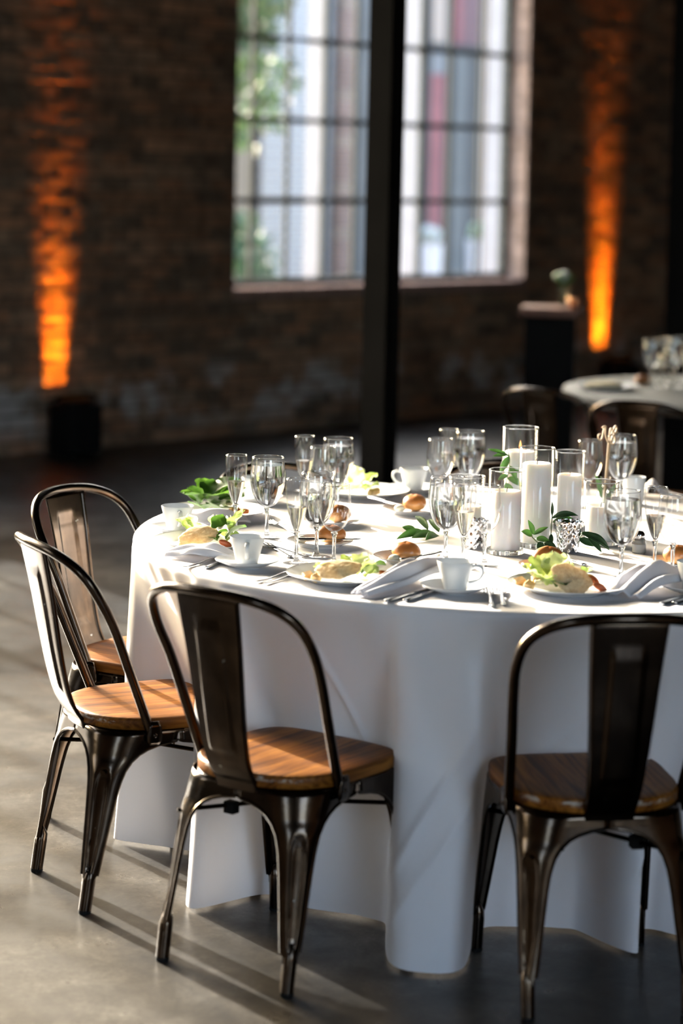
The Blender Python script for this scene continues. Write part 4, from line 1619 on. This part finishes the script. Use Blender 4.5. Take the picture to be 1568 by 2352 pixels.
sprig('pale green sprig lying on the cloth left of the front goblet', [[(.262, 5.78, .768), (.215, 5.80, .773), (.165, 5.73, .770)]], [
    ((.250, 5.79, .772), (.190, 5.715, .772), .013, 'leaf', .1), ((.225, 5.80, .775), (.152, 5.705, .770), .012, 'leaf', .12), ((.235, 5.81, .778), (.205, 5.90, .800), .011, 'leaf', .1),
    ((.262, 5.79, .776), (.240, 5.880, .795), .012, 'leaf', .1), ((.205, 5.79, .776), (.168, 5.80, .786), .010, 'leaf', .1), ((.255, 5.77, .774), (.225, 5.70, .770), .012, 'leaf', .12)])
sprig('sprig with light and dark leaves at the foot of the middle candle', [[(.548, 5.615, .766), (.515, 5.600, .775), (.488, 5.600, .795), (.480, 5.600, .808)], [(.515, 5.600, .775), (.500, 5.590, .790)]], [
    ((.487, 5.60, .806), (.472, 5.595, .843), .0075, 'leaf', .12), ((.487, 5.60, .806), (.522, 5.595, .826), .0065, 'leaf', .12), ((.484, 5.60, .803), (.455, 5.590, .815), .0095, 'leaf', .15),
    ((.492, 5.60, .796), (.528, 5.590, .790), .0085, 'leaf', .2), ((.512, 5.595, .786), (.497, 5.575, .767), .0125, 'leaf_dark', .2), ((.512, 5.590, .790), (.543, 5.570, .764), .0115, 'leaf_dark', .25), ((.500, 5.58, .766), (.530, 5.56, .764), .007, 'leaf_dark', .1)])
sprig('dark leaves arching behind the silvered votive', [[(.535, 5.665, .766), (.536, 5.66, .81), (.538, 5.66, .850)]], [
    ((.536, 5.66, .838), (.602, 5.66, .846), .0085, 'leaf_dark', .45), ((.538, 5.65, .830), (.598, 5.65, .832), .0110, 'leaf', .35), ((.537, 5.66, .845), (.536, 5.655, .880), .004, 'leaf_dark', .05), ((.536, 5.655, .80), (.533, 5.64, .770), .006, 'leaf_dark', .05)])
sprig('dark leaves fanning to the right of the silvered votive', [[(.600, 5.650, .768), (.612, 5.655, .800), (.630, 5.655, .802)]], [
    ((.606, 5.65, .806), (.680, 5.640, .764), .0105, 'leaf_dark', .32), ((.622, 5.650, .804), (.678, 5.630, .770), .0100, 'leaf_dark', .28), ((.626, 5.65, .798), (.658, 5.62, .762), .0085, 'leaf_dark', .10), ((.603, 5.645, .790), (.640, 5.640, .774), .0105, 'leaf_dark', .12)])
sprig('tall sprig of light leaves standing between the left candle vases', [[(.420, 5.96, .766), (.432, 5.955, .84), (.446, 5.95, .905), (.450, 5.95, .945), (.444, 5.95, .968)]], [
    ((.448, 5.95, .955), (.392, 5.95, .972), .0060, 'leaf', .15), ((.444, 5.95, .958), (.404, 5.94, .955), .0060, 'leaf', .12), ((.448, 5.95, .955), (.425, 5.94, .910), .0095, 'leaf', .10), ((.449, 5.95, .930), (.468, 5.94, .893), .0085, 'leaf', .15),
    ((.446, 5.95, .905), (.420, 5.94, .893), .007, 'leaf', .2), ((.444, 5.95, .898), (.486, 5.94, .876), .0105, 'leaf', .2), ((.440, 5.95, .885), (.458, 5.94, .842), .0120, 'leaf', .15), ((.446, 5.95, .91), (.476, 5.945, .918), .006, 'leaf', .15)])

# bottle with two leaves and the laser-cut table number
t = thing('bud_bottle', 'small clear bottle with two slim leaves behind the wide candle', 'vase', (.745, 6.300, ZT))
MB().lathe([(0, 0), (.026, 0), (.028, .002), (.028, .045), (.022, .058), (.012, .070), (.011, .092), (.013, .096), (.0115, .096), (.0098, .07), (.02, .056), (.0262, .044), (.0262, .004), (0, .004)], 32).build('glass_wall', M['glass'], t, True, 60)
s_ = sprig('two slim leaves standing in the small bottle', [[(.738, 6.300, .772), (.734, 6.30, .82), (.730, 6.30, .86)], [(.742, 6.300, .772), (.748, 6.30, .82)]], [
    ((.732, 6.295, .80), (.712, 6.29, .868), .008, 'leaf', .2), ((.740, 6.295, .785), (.772, 6.29, .842), .008, 'leaf', .15)])


def stroke(mb, pts, w, th, M4):
    """Flat ribbon of a laser-cut letter: path in the x-z plane, width w, thickness th."""
    c = spline([(x, 0, z) for x, z in pts], 6)
    rows = []
    for i, p in enumerate(c):
        a, b_ = c[max(0, i - 1)], c[min(len(c) - 1, i + 1)]
        d = (b_ - a).normalized()
        s = Vector((d.z, 0, -d.x))
        rows.append([M4 @ (p + s * w + Vector((0, -th, 0))), M4 @ (p - s * w + Vector((0, -th, 0))), M4 @ (p - s * w + Vector((0, th, 0))), M4 @ (p + s * w + Vector((0, th, 0)))])
    n0 = len(mb.v)
    mb.grid(rows, False, True)
    mb.f.append((n0, n0 + 1, n0 + 2, n0 + 3))
    e = n0 + (len(rows) - 1) * 4
    mb.f.append((e + 3, e + 2, e + 1, e))


t = thing('table_number', 'laser-cut wooden table number reading No 8 on a stick', 'table number', (.745, 6.300, ZT + .005), radians(14))
I4 = Matrix.Identity(4)
LT = Matrix.Translation((.005, 0, .19)) @ Matrix.Scale(1.22, 4) @ Matrix.Translation((-.005, 0, -.19))
mb = MB()
stroke(mb, [(-.003, 0), (-.001, .06), (.002, .12), (.006, .192)], .0036, .0016, I4)
mb.build('stick', M['plywood'], t, True, 30)
mb = MB()
# N: entry curl, rising stroke, long diagonal into the stick, rising stroke
stroke(mb, [(-.016, .207), (-.020, .205), (-.0205, .199), (-.017, .194), (-.0125, .196), (-.0105, .204), (-.0085, .216), (-.0070, .223)], .0015, .0015, LT)
stroke(mb, [(-.0125, .2215), (-.0075, .2245), (-.0035, .2235), (-.0040, .213), (-.0022, .201), (.0015, .192), (.0045, .186)], .0016, .0015, LT)
stroke(mb, [(.0055, .186), (.0060, .200), (.0070, .213), (.0088, .2195), (.0118, .2195)], .0016, .0015, LT)
stroke(mb, [(.0118, .2195), (.0125, .214), (.0110, .208), (.0085, .204)], .0014, .0014, LT)
mb.build('letters_no', M['plywood'], t, True, 30)
mb = MB()
stroke(mb, [(.0105, .207), (.0150, .204), (.0200, .208), (.0245, .2125)], .0014, .0014, LT)
stroke(mb, [(.0230, .2215), (.0205, .2255), (.0170, .2215), (.0160, .2140), (.0178, .2040), (.0195, .1960), (.0180, .1880), (.0140, .1840), (.0105, .1890), (.0115, .1975), (.0165, .2060), (.0215, .2140), (.0230, .2215)], .0015, .0015, LT)
mb.build('digit_eight', M['plywood'], t, True, 30)


# ------------------------------------------------------------------ dark table behind on the right
T2X, T2Y, T2R = 1.74, 9.86, 0.76
t = thing('round_table', 'blurred dark round table with short grey cloth behind on the right', 'table', (T2X, T2Y, 0), 0)
MB().lathe([(0, .715), (T2R - .03, .715), (T2R - .01, .725), (T2R, .745), (T2R - .004, .757), (0, .757)], 72).build('tabletop', M['table_wood'], t)
MB().lathe([(.30, 0), (.30, .02), (.10, .05), (.06, .12), (.055, .6), (.10, .70), (.2, .715)], 24, cap0=True).build('pedestal', M['table_wood'], t)
skirt = []
for i in range(7):
    tt = i / 6
    skirt.append([((T2R + .008 + .006 * tt * (1 + .5 * sin(k * .7))) * cos(2 * pi * k / 90), (T2R + .008 + .006 * tt * (1 + .5 * sin(k * .7))) * sin(2 * pi * k / 90), .762 - .02 * tt) for k in range(90)])
skirt.insert(0, [((T2R + .004) * cos(2 * pi * k / 90), (T2R + .004) * sin(2 * pi * k / 90), .764) for k in range(90)])
mb = MB().grid(skirt, False, True)
mb.f.append(tuple(range(90)))
o = mb.build('tablecloth', M['grey_linen'], None, True, 180)
o.location = (T2X, T2Y, 0)
tag(o, 'short blue-grey cloth on the blurred table behind on the right', 'tablecloth')
ZD = .7645
GB = 'blurred glasses on the table behind'
for q, (kd, x, y, lb) in enumerate([
        ('goblet', 1.372, 10.02, 'leftmost blurred goblet on the table behind'),
        ('flute', 1.425, 10.12, 'blurred flute right of the leftmost goblet on the table behind'),
        ('wine', 1.452, 9.97, 'blurred wine glass in front of a flute on the table behind'),
        ('goblet', 1.505, 10.22, 'blurred goblet rearmost in the cluster of glasses behind'),
        ('flute', 1.520, 9.99, 'blurred flute at the right frame edge on the table behind'),
        ('wine', 1.475, 10.30, 'blurred wine glass deep in the cluster on the table behind')]):
    glass(kd, x, y, lb, ZD, GB)
place(p0, 1.16, 9.84, ZD, 0, 'blurred white plate at the left end of the table behind')['group'] = 'plates on the table behind'
o = MB().ellipsoid((0, 0, .012), (.085, .06, .016), 24, 10, lambda d: 1 + .05 * sin(5 * d.x + 3 * d.y)).build('flat_bread', M['crumb'], None)
o.location = (1.15, 9.86, ZD + .006)
tag(o, 'blurred beige flat bread on the left plate of the table behind', 'bread')
place(r0, 1.335, 10.06, ZD, .5, 'blurred orange-brown roll left of the glasses behind')['group'] = 'rolls on the table behind'

# ------------------------------------------------------------------ slim pedestal with bouquet near the right uplight
px, py = 1.142, 12.42
t = thing('pedestal', 'slim black pedestal with reddish top left of the right amber stripe', 'pedestal', (px, py, 0), radians(-8))
MB().cbox(-.135, .135, -.135, .135, 0, .915, .006).build('body', M['black'], t, False)
MB().cbox(-.16, .16, -.16, .16, .915, .962, .006).build('top', M['rust_wood'], t, False)
MB().cbox(-.15, .15, -.15, .15, 0, .03, .006).build('plinth', M['black'], t, False)
t = thing('bouquet', 'blurred white flowers in a slim glass on the black pedestal', 'flowers', (1.205, 12.40, .9625))
MB().lathe([(0, 0), (.024, 0), (.026, .003), (.03, .10), (.0285, .10), (.024, .006), (0, .006)], 24).build('glass_vase', M['glass'], t, True, 50)
rr = random.Random(8)
for k in range(7):
    a, e = rr.uniform(0, 6.28), rr.uniform(0, .038)
    c = (e * cos(a), e * sin(a), .165 + rr.uniform(-.02, .03))
    MB().tube([(0.3 * c[0], .3 * c[1], .01), c], .002, 5).build('stem', M['stem'], t)
    MB().ellipsoid(c, (.026, .026, .022), 14, 8, lambda d: 1 + .16 * sin(7 * atan2(d.y, d.x)) * (1 - d.z * d.z)).build('flower', M['white_bloom'] if k % 3 else M['pale_leaf'], t)
for k in range(5):
    a = k * 1.3
    blade_leaf((.01 * cos(a), .01 * sin(a), .11), (.06 * cos(a), .06 * sin(a), .17 + .01 * (k % 2)), .012, M['leaf'], t, .2)
o = MB().lathe([(0, 0), (.024, 0), (.034, .012), (.038, .030), (.034, .052), (.031, .052), (.034, .030), (.03, .012), (0, .006)], 28).build('tealight_holder', M['copper'], None)
o.location = (1.262, 12.34, .9625)
tag(o, 'small copper tealight holder at the right end of the pedestal top', 'candle holder')

# ------------------------------------------------------------------ outside the window
b = MB().box(-16, 30, 0.45, 30, -0.3, -0.05)
structure('ground_outside', b, M['asphalt'], None, WALL)

# building across the yard, 6 m beyond the wall; its face lies at y = 6 in the wall frame
fb = thing('building', 'pale clapboard building with doors seen through the window', 'building')
fb.matrix_world = WALL
MB().box(7.3, 12.4, 6.06, 9.0, -0.05, 4.6).build('wall_core', M['dark_board'], fb, False)
rf = MB().box(7.1, 12.6, 5.8, 9.2, 4.6, 4.75).build('roof_slab', M['dark_board'], fb, False)
bme = {}


def boards(name, mat, s0, s1, z0, z1, dz, proud):
    n = int((z1 - z0) / dz)
    for i in range(n):
        z = z0 + i * dz
        key = (name, mat, round(s1 - s0, 3), dz)
        if key not in bme:
            w = s1 - s0
            mb_ = MB().add([(0, -.004, 0), (w, -.004, 0), (w, -.03, .004), (0, -.03, .004), (0, -.010, dz - .022), (w, -.010, dz - .022), (0, .05, 0), (w, .05, 0), (0, .05, dz - .022), (w, .05, dz - .022)],
                           [(0, 1, 2, 3), (3, 2, 5, 4), (4, 5, 9, 8), (0, 6, 7, 1), (0, 3, 4, 8, 6), (1, 7, 9, 5, 2)])
            o_ = mb_.build(name, M[mat], fb, False)
            bme[key] = o_
        else:
            o_ = bme[key].copy()
            COL.objects.link(o_)
        o_.location = (s0, 6.06 - proud, z)


boards('clapboard', 'white_board', 7.46, 8.27, 0.0, 4.5, .118, .02)
MB().box(8.27, 8.37, 5.98, 6.1, 0, 4.55).build('corner_board', M['light_grey'], fb, False)
MB().box(8.37, 8.47, 6.02, 6.1, 0, 4.55).build('dark_strip', M['dark_board'], fb, False)
for i in range(38):
    z = i * .118
    MB().cbox(8.48, 8.72 + (.012 if i % 3 == 0 else 0), 5.96 - .004 * (i % 2), 6.1, z + .012, z + .106, .008).build('block', M['pier_a' if i % 4 else 'pier_b'], fb, False)
MB().box(8.72, 9.10, 6.02, 6.1, 0, 4.55).build('grey_panel', M['grey_board'], fb, False)
for (a, c, mt, zz0, zz1, nm) in [(9.10, 9.78, 'light_grey', 0, 4.55, 'grey_panel'), (9.79, 9.88, 'dark_board', 0, 4.55, 'dark_strip'), (9.89, 10.10, 'red_board', 1.05, 2.70, 'red_door_panel'), (9.89, 10.10, 'mauve_board', 0, 1.05, 'mauve_panel'),
                                 (9.89, 10.10, 'light_grey', 2.70, 2.99, 'grey_panel'), (9.89, 10.10, 'cream_board', 2.99, 4.55, 'cream_panel'), (10.11, 10.24, 'dark_board', 0, 2.99, 'dark_strip'), (10.11, 10.24, 'dark_board', 2.99, 4.55, 'dark_strip'),
                                 (10.25, 10.50, 'grey_board', 0, 2.99, 'grey_panel'), (10.25, 10.36, 'red_board', 2.99, 4.55, 'red_panel'), (10.37, 10.71, 'mauve_board', 2.99, 4.55, 'mauve_panel'), (10.51, 10.71, 'dark_board', 0, 2.99, 'dark_strip'),
                                 (10.72, 10.96, 'cream_board', 0, 4.55, 'cream_trim'), (10.97, 11.3, 'white_board', 0, 4.55, 'white_trim'), (11.3, 12.35, 'grey_board', 0, 4.55, 'grey_panel')]:
    MB().cbox(a, c, 6.0, 6.1, zz0, zz1, .006).build(nm, M[mt], fb, False)
MB().box(9.80, 10.72, 5.97, 6.02, 2.97, 3.03).build('door_head', M['dark_board'], fb, False)


def leafy(mb, c, r, n, size, rnd_, squash=(1, 1, 1)):
    for _ in range(n):
        d = Vector((rnd_.gauss(0, 1), rnd_.gauss(0, 1), rnd_.gauss(0, 1))).normalized() * (r * rnd_.uniform(.35, 1) ** .6)
        p = Vector((c[0] + d.x * squash[0], c[1] + d.y * squash[1], c[2] + d.z * squash[2]))
        u = Vector((rnd_.gauss(0, 1), rnd_.gauss(0, 1), rnd_.gauss(0, 1))).normalized()
        w = u.orthogonal().normalized()
        s = size * rnd_.uniform(.6, 1.3)
        mb.add([p - u * s, p + w * s * .45, p + u * s, p - w * s * .45], [(0, 1, 2, 3)])


rt_ = random.Random(11)
p = WALL @ Vector((4.42, 4.2, -0.05))
t = thing('tree', 'green tree seen through the left panes of the window', 'tree', p)
MB().tube(spline([(0, 0, 0), (.05, .02, 1.0), (-.02, .05, 2.0), (.06, 0, 3.4)], 5), [.10 - .004 * i for i in range(16)], 10).build('trunk', M['bark'], t)
for k, (bx, by, bz) in enumerate(((.5, -.2, 2.6), (-.5, .2, 2.9), (.25, .4, 3.2), (-.2, -.4, 2.4))):
    MB().tube([(0, .03, 1.5 + .2 * k), (bx * .6, by * .6, bz - .3), (bx, by, bz)], [.04, .03, .015], 7).build('branch', M['bark'], t)
mb = MB()
for c_, r_ in (((0, 0, 3.2), .9), ((.5, .1, 2.5), .75), ((-.5, -.1, 2.6), .75), ((.25, -.3, 1.75), .42), ((-.3, .2, 3.9), .7), ((.62, .2, 3.3), .6)):
    leafy(mb, c_, r_, 900, .07, rt_)
o = mb.build('foliage', M['tree_leaf'], t, False)
o['kind'] = 'stuff'
tree0 = t
d_ = dup(t, WALL @ Vector((3.2, 7.7, -0.05)), 2.0, 'unseen larger tree added outside to shade the window, behind the brick wall')  # unseen copy, added to keep direct sun out of the window bay
d_.scale = (1.5, 1.5, 1.4)
p = WALL @ Vector((4.50, 3.4, -0.05))
t = thing('shrub', 'dark green shrub low in the left panes of the window', 'shrub', p)
for k in range(5):
    MB().tube([(.04 * cos(k * 1.3), .04 * sin(k * 1.3), 0), (.2 * cos(k * 1.3), .2 * sin(k * 1.3), .9)], [.014, .006], 6).build('stem', M['bark'], t)
mb = MB()
leafy(mb, (0, 0, .85), .5, 1400, .06, rt_, (1, 1, 1.1))
o = mb.build('foliage', M['shrub_leaf'], t, False)
o['kind'] = 'stuff'


def planter(s, o_, h, r, ball, mat, label):
    q = WALL @ Vector((s, o_, -0.05))
    t_ = thing('planter', label, 'planter', q, 0, 'white planters outside the window')
    MB().lathe([(0, 0), (r * .72, 0), (r * .75, .02), (r * .9, h * .55), (r, h * .96), (r * 1.04, h), (r * .96, h), (r * .9, h * .94), (0, h * .94)], 32).build('pot', M['white_pot'], t_, True, 50)
    mb_ = MB()
    leafy(mb_, (0, 0, h + ball * .75), ball, 700, .035, rt_, (1, 1, .95))
    ob = mb_.build('foliage', M[mat], t_, False)
    ob['kind'] = 'stuff'
    MB().tube([(0, 0, h * .9), (0, 0, h + ball * .8)], .02, 8).build('stem', M['bark'], t_)
    return t_


planter(8.66, 5.2, .90, .080, .080, 'white_bloom', 'white planter with small round lilac-white plant, left of three, seen beside the column')
planter(9.05, 5.2, .98, .120, .100, 'white_bloom', 'white planter with full white plant, middle one of three through the window')
planter(9.80, 5.2, 1.02, .130, .100, 'pale_leaf', 'white planter with pale green ball plant near the right window frame')
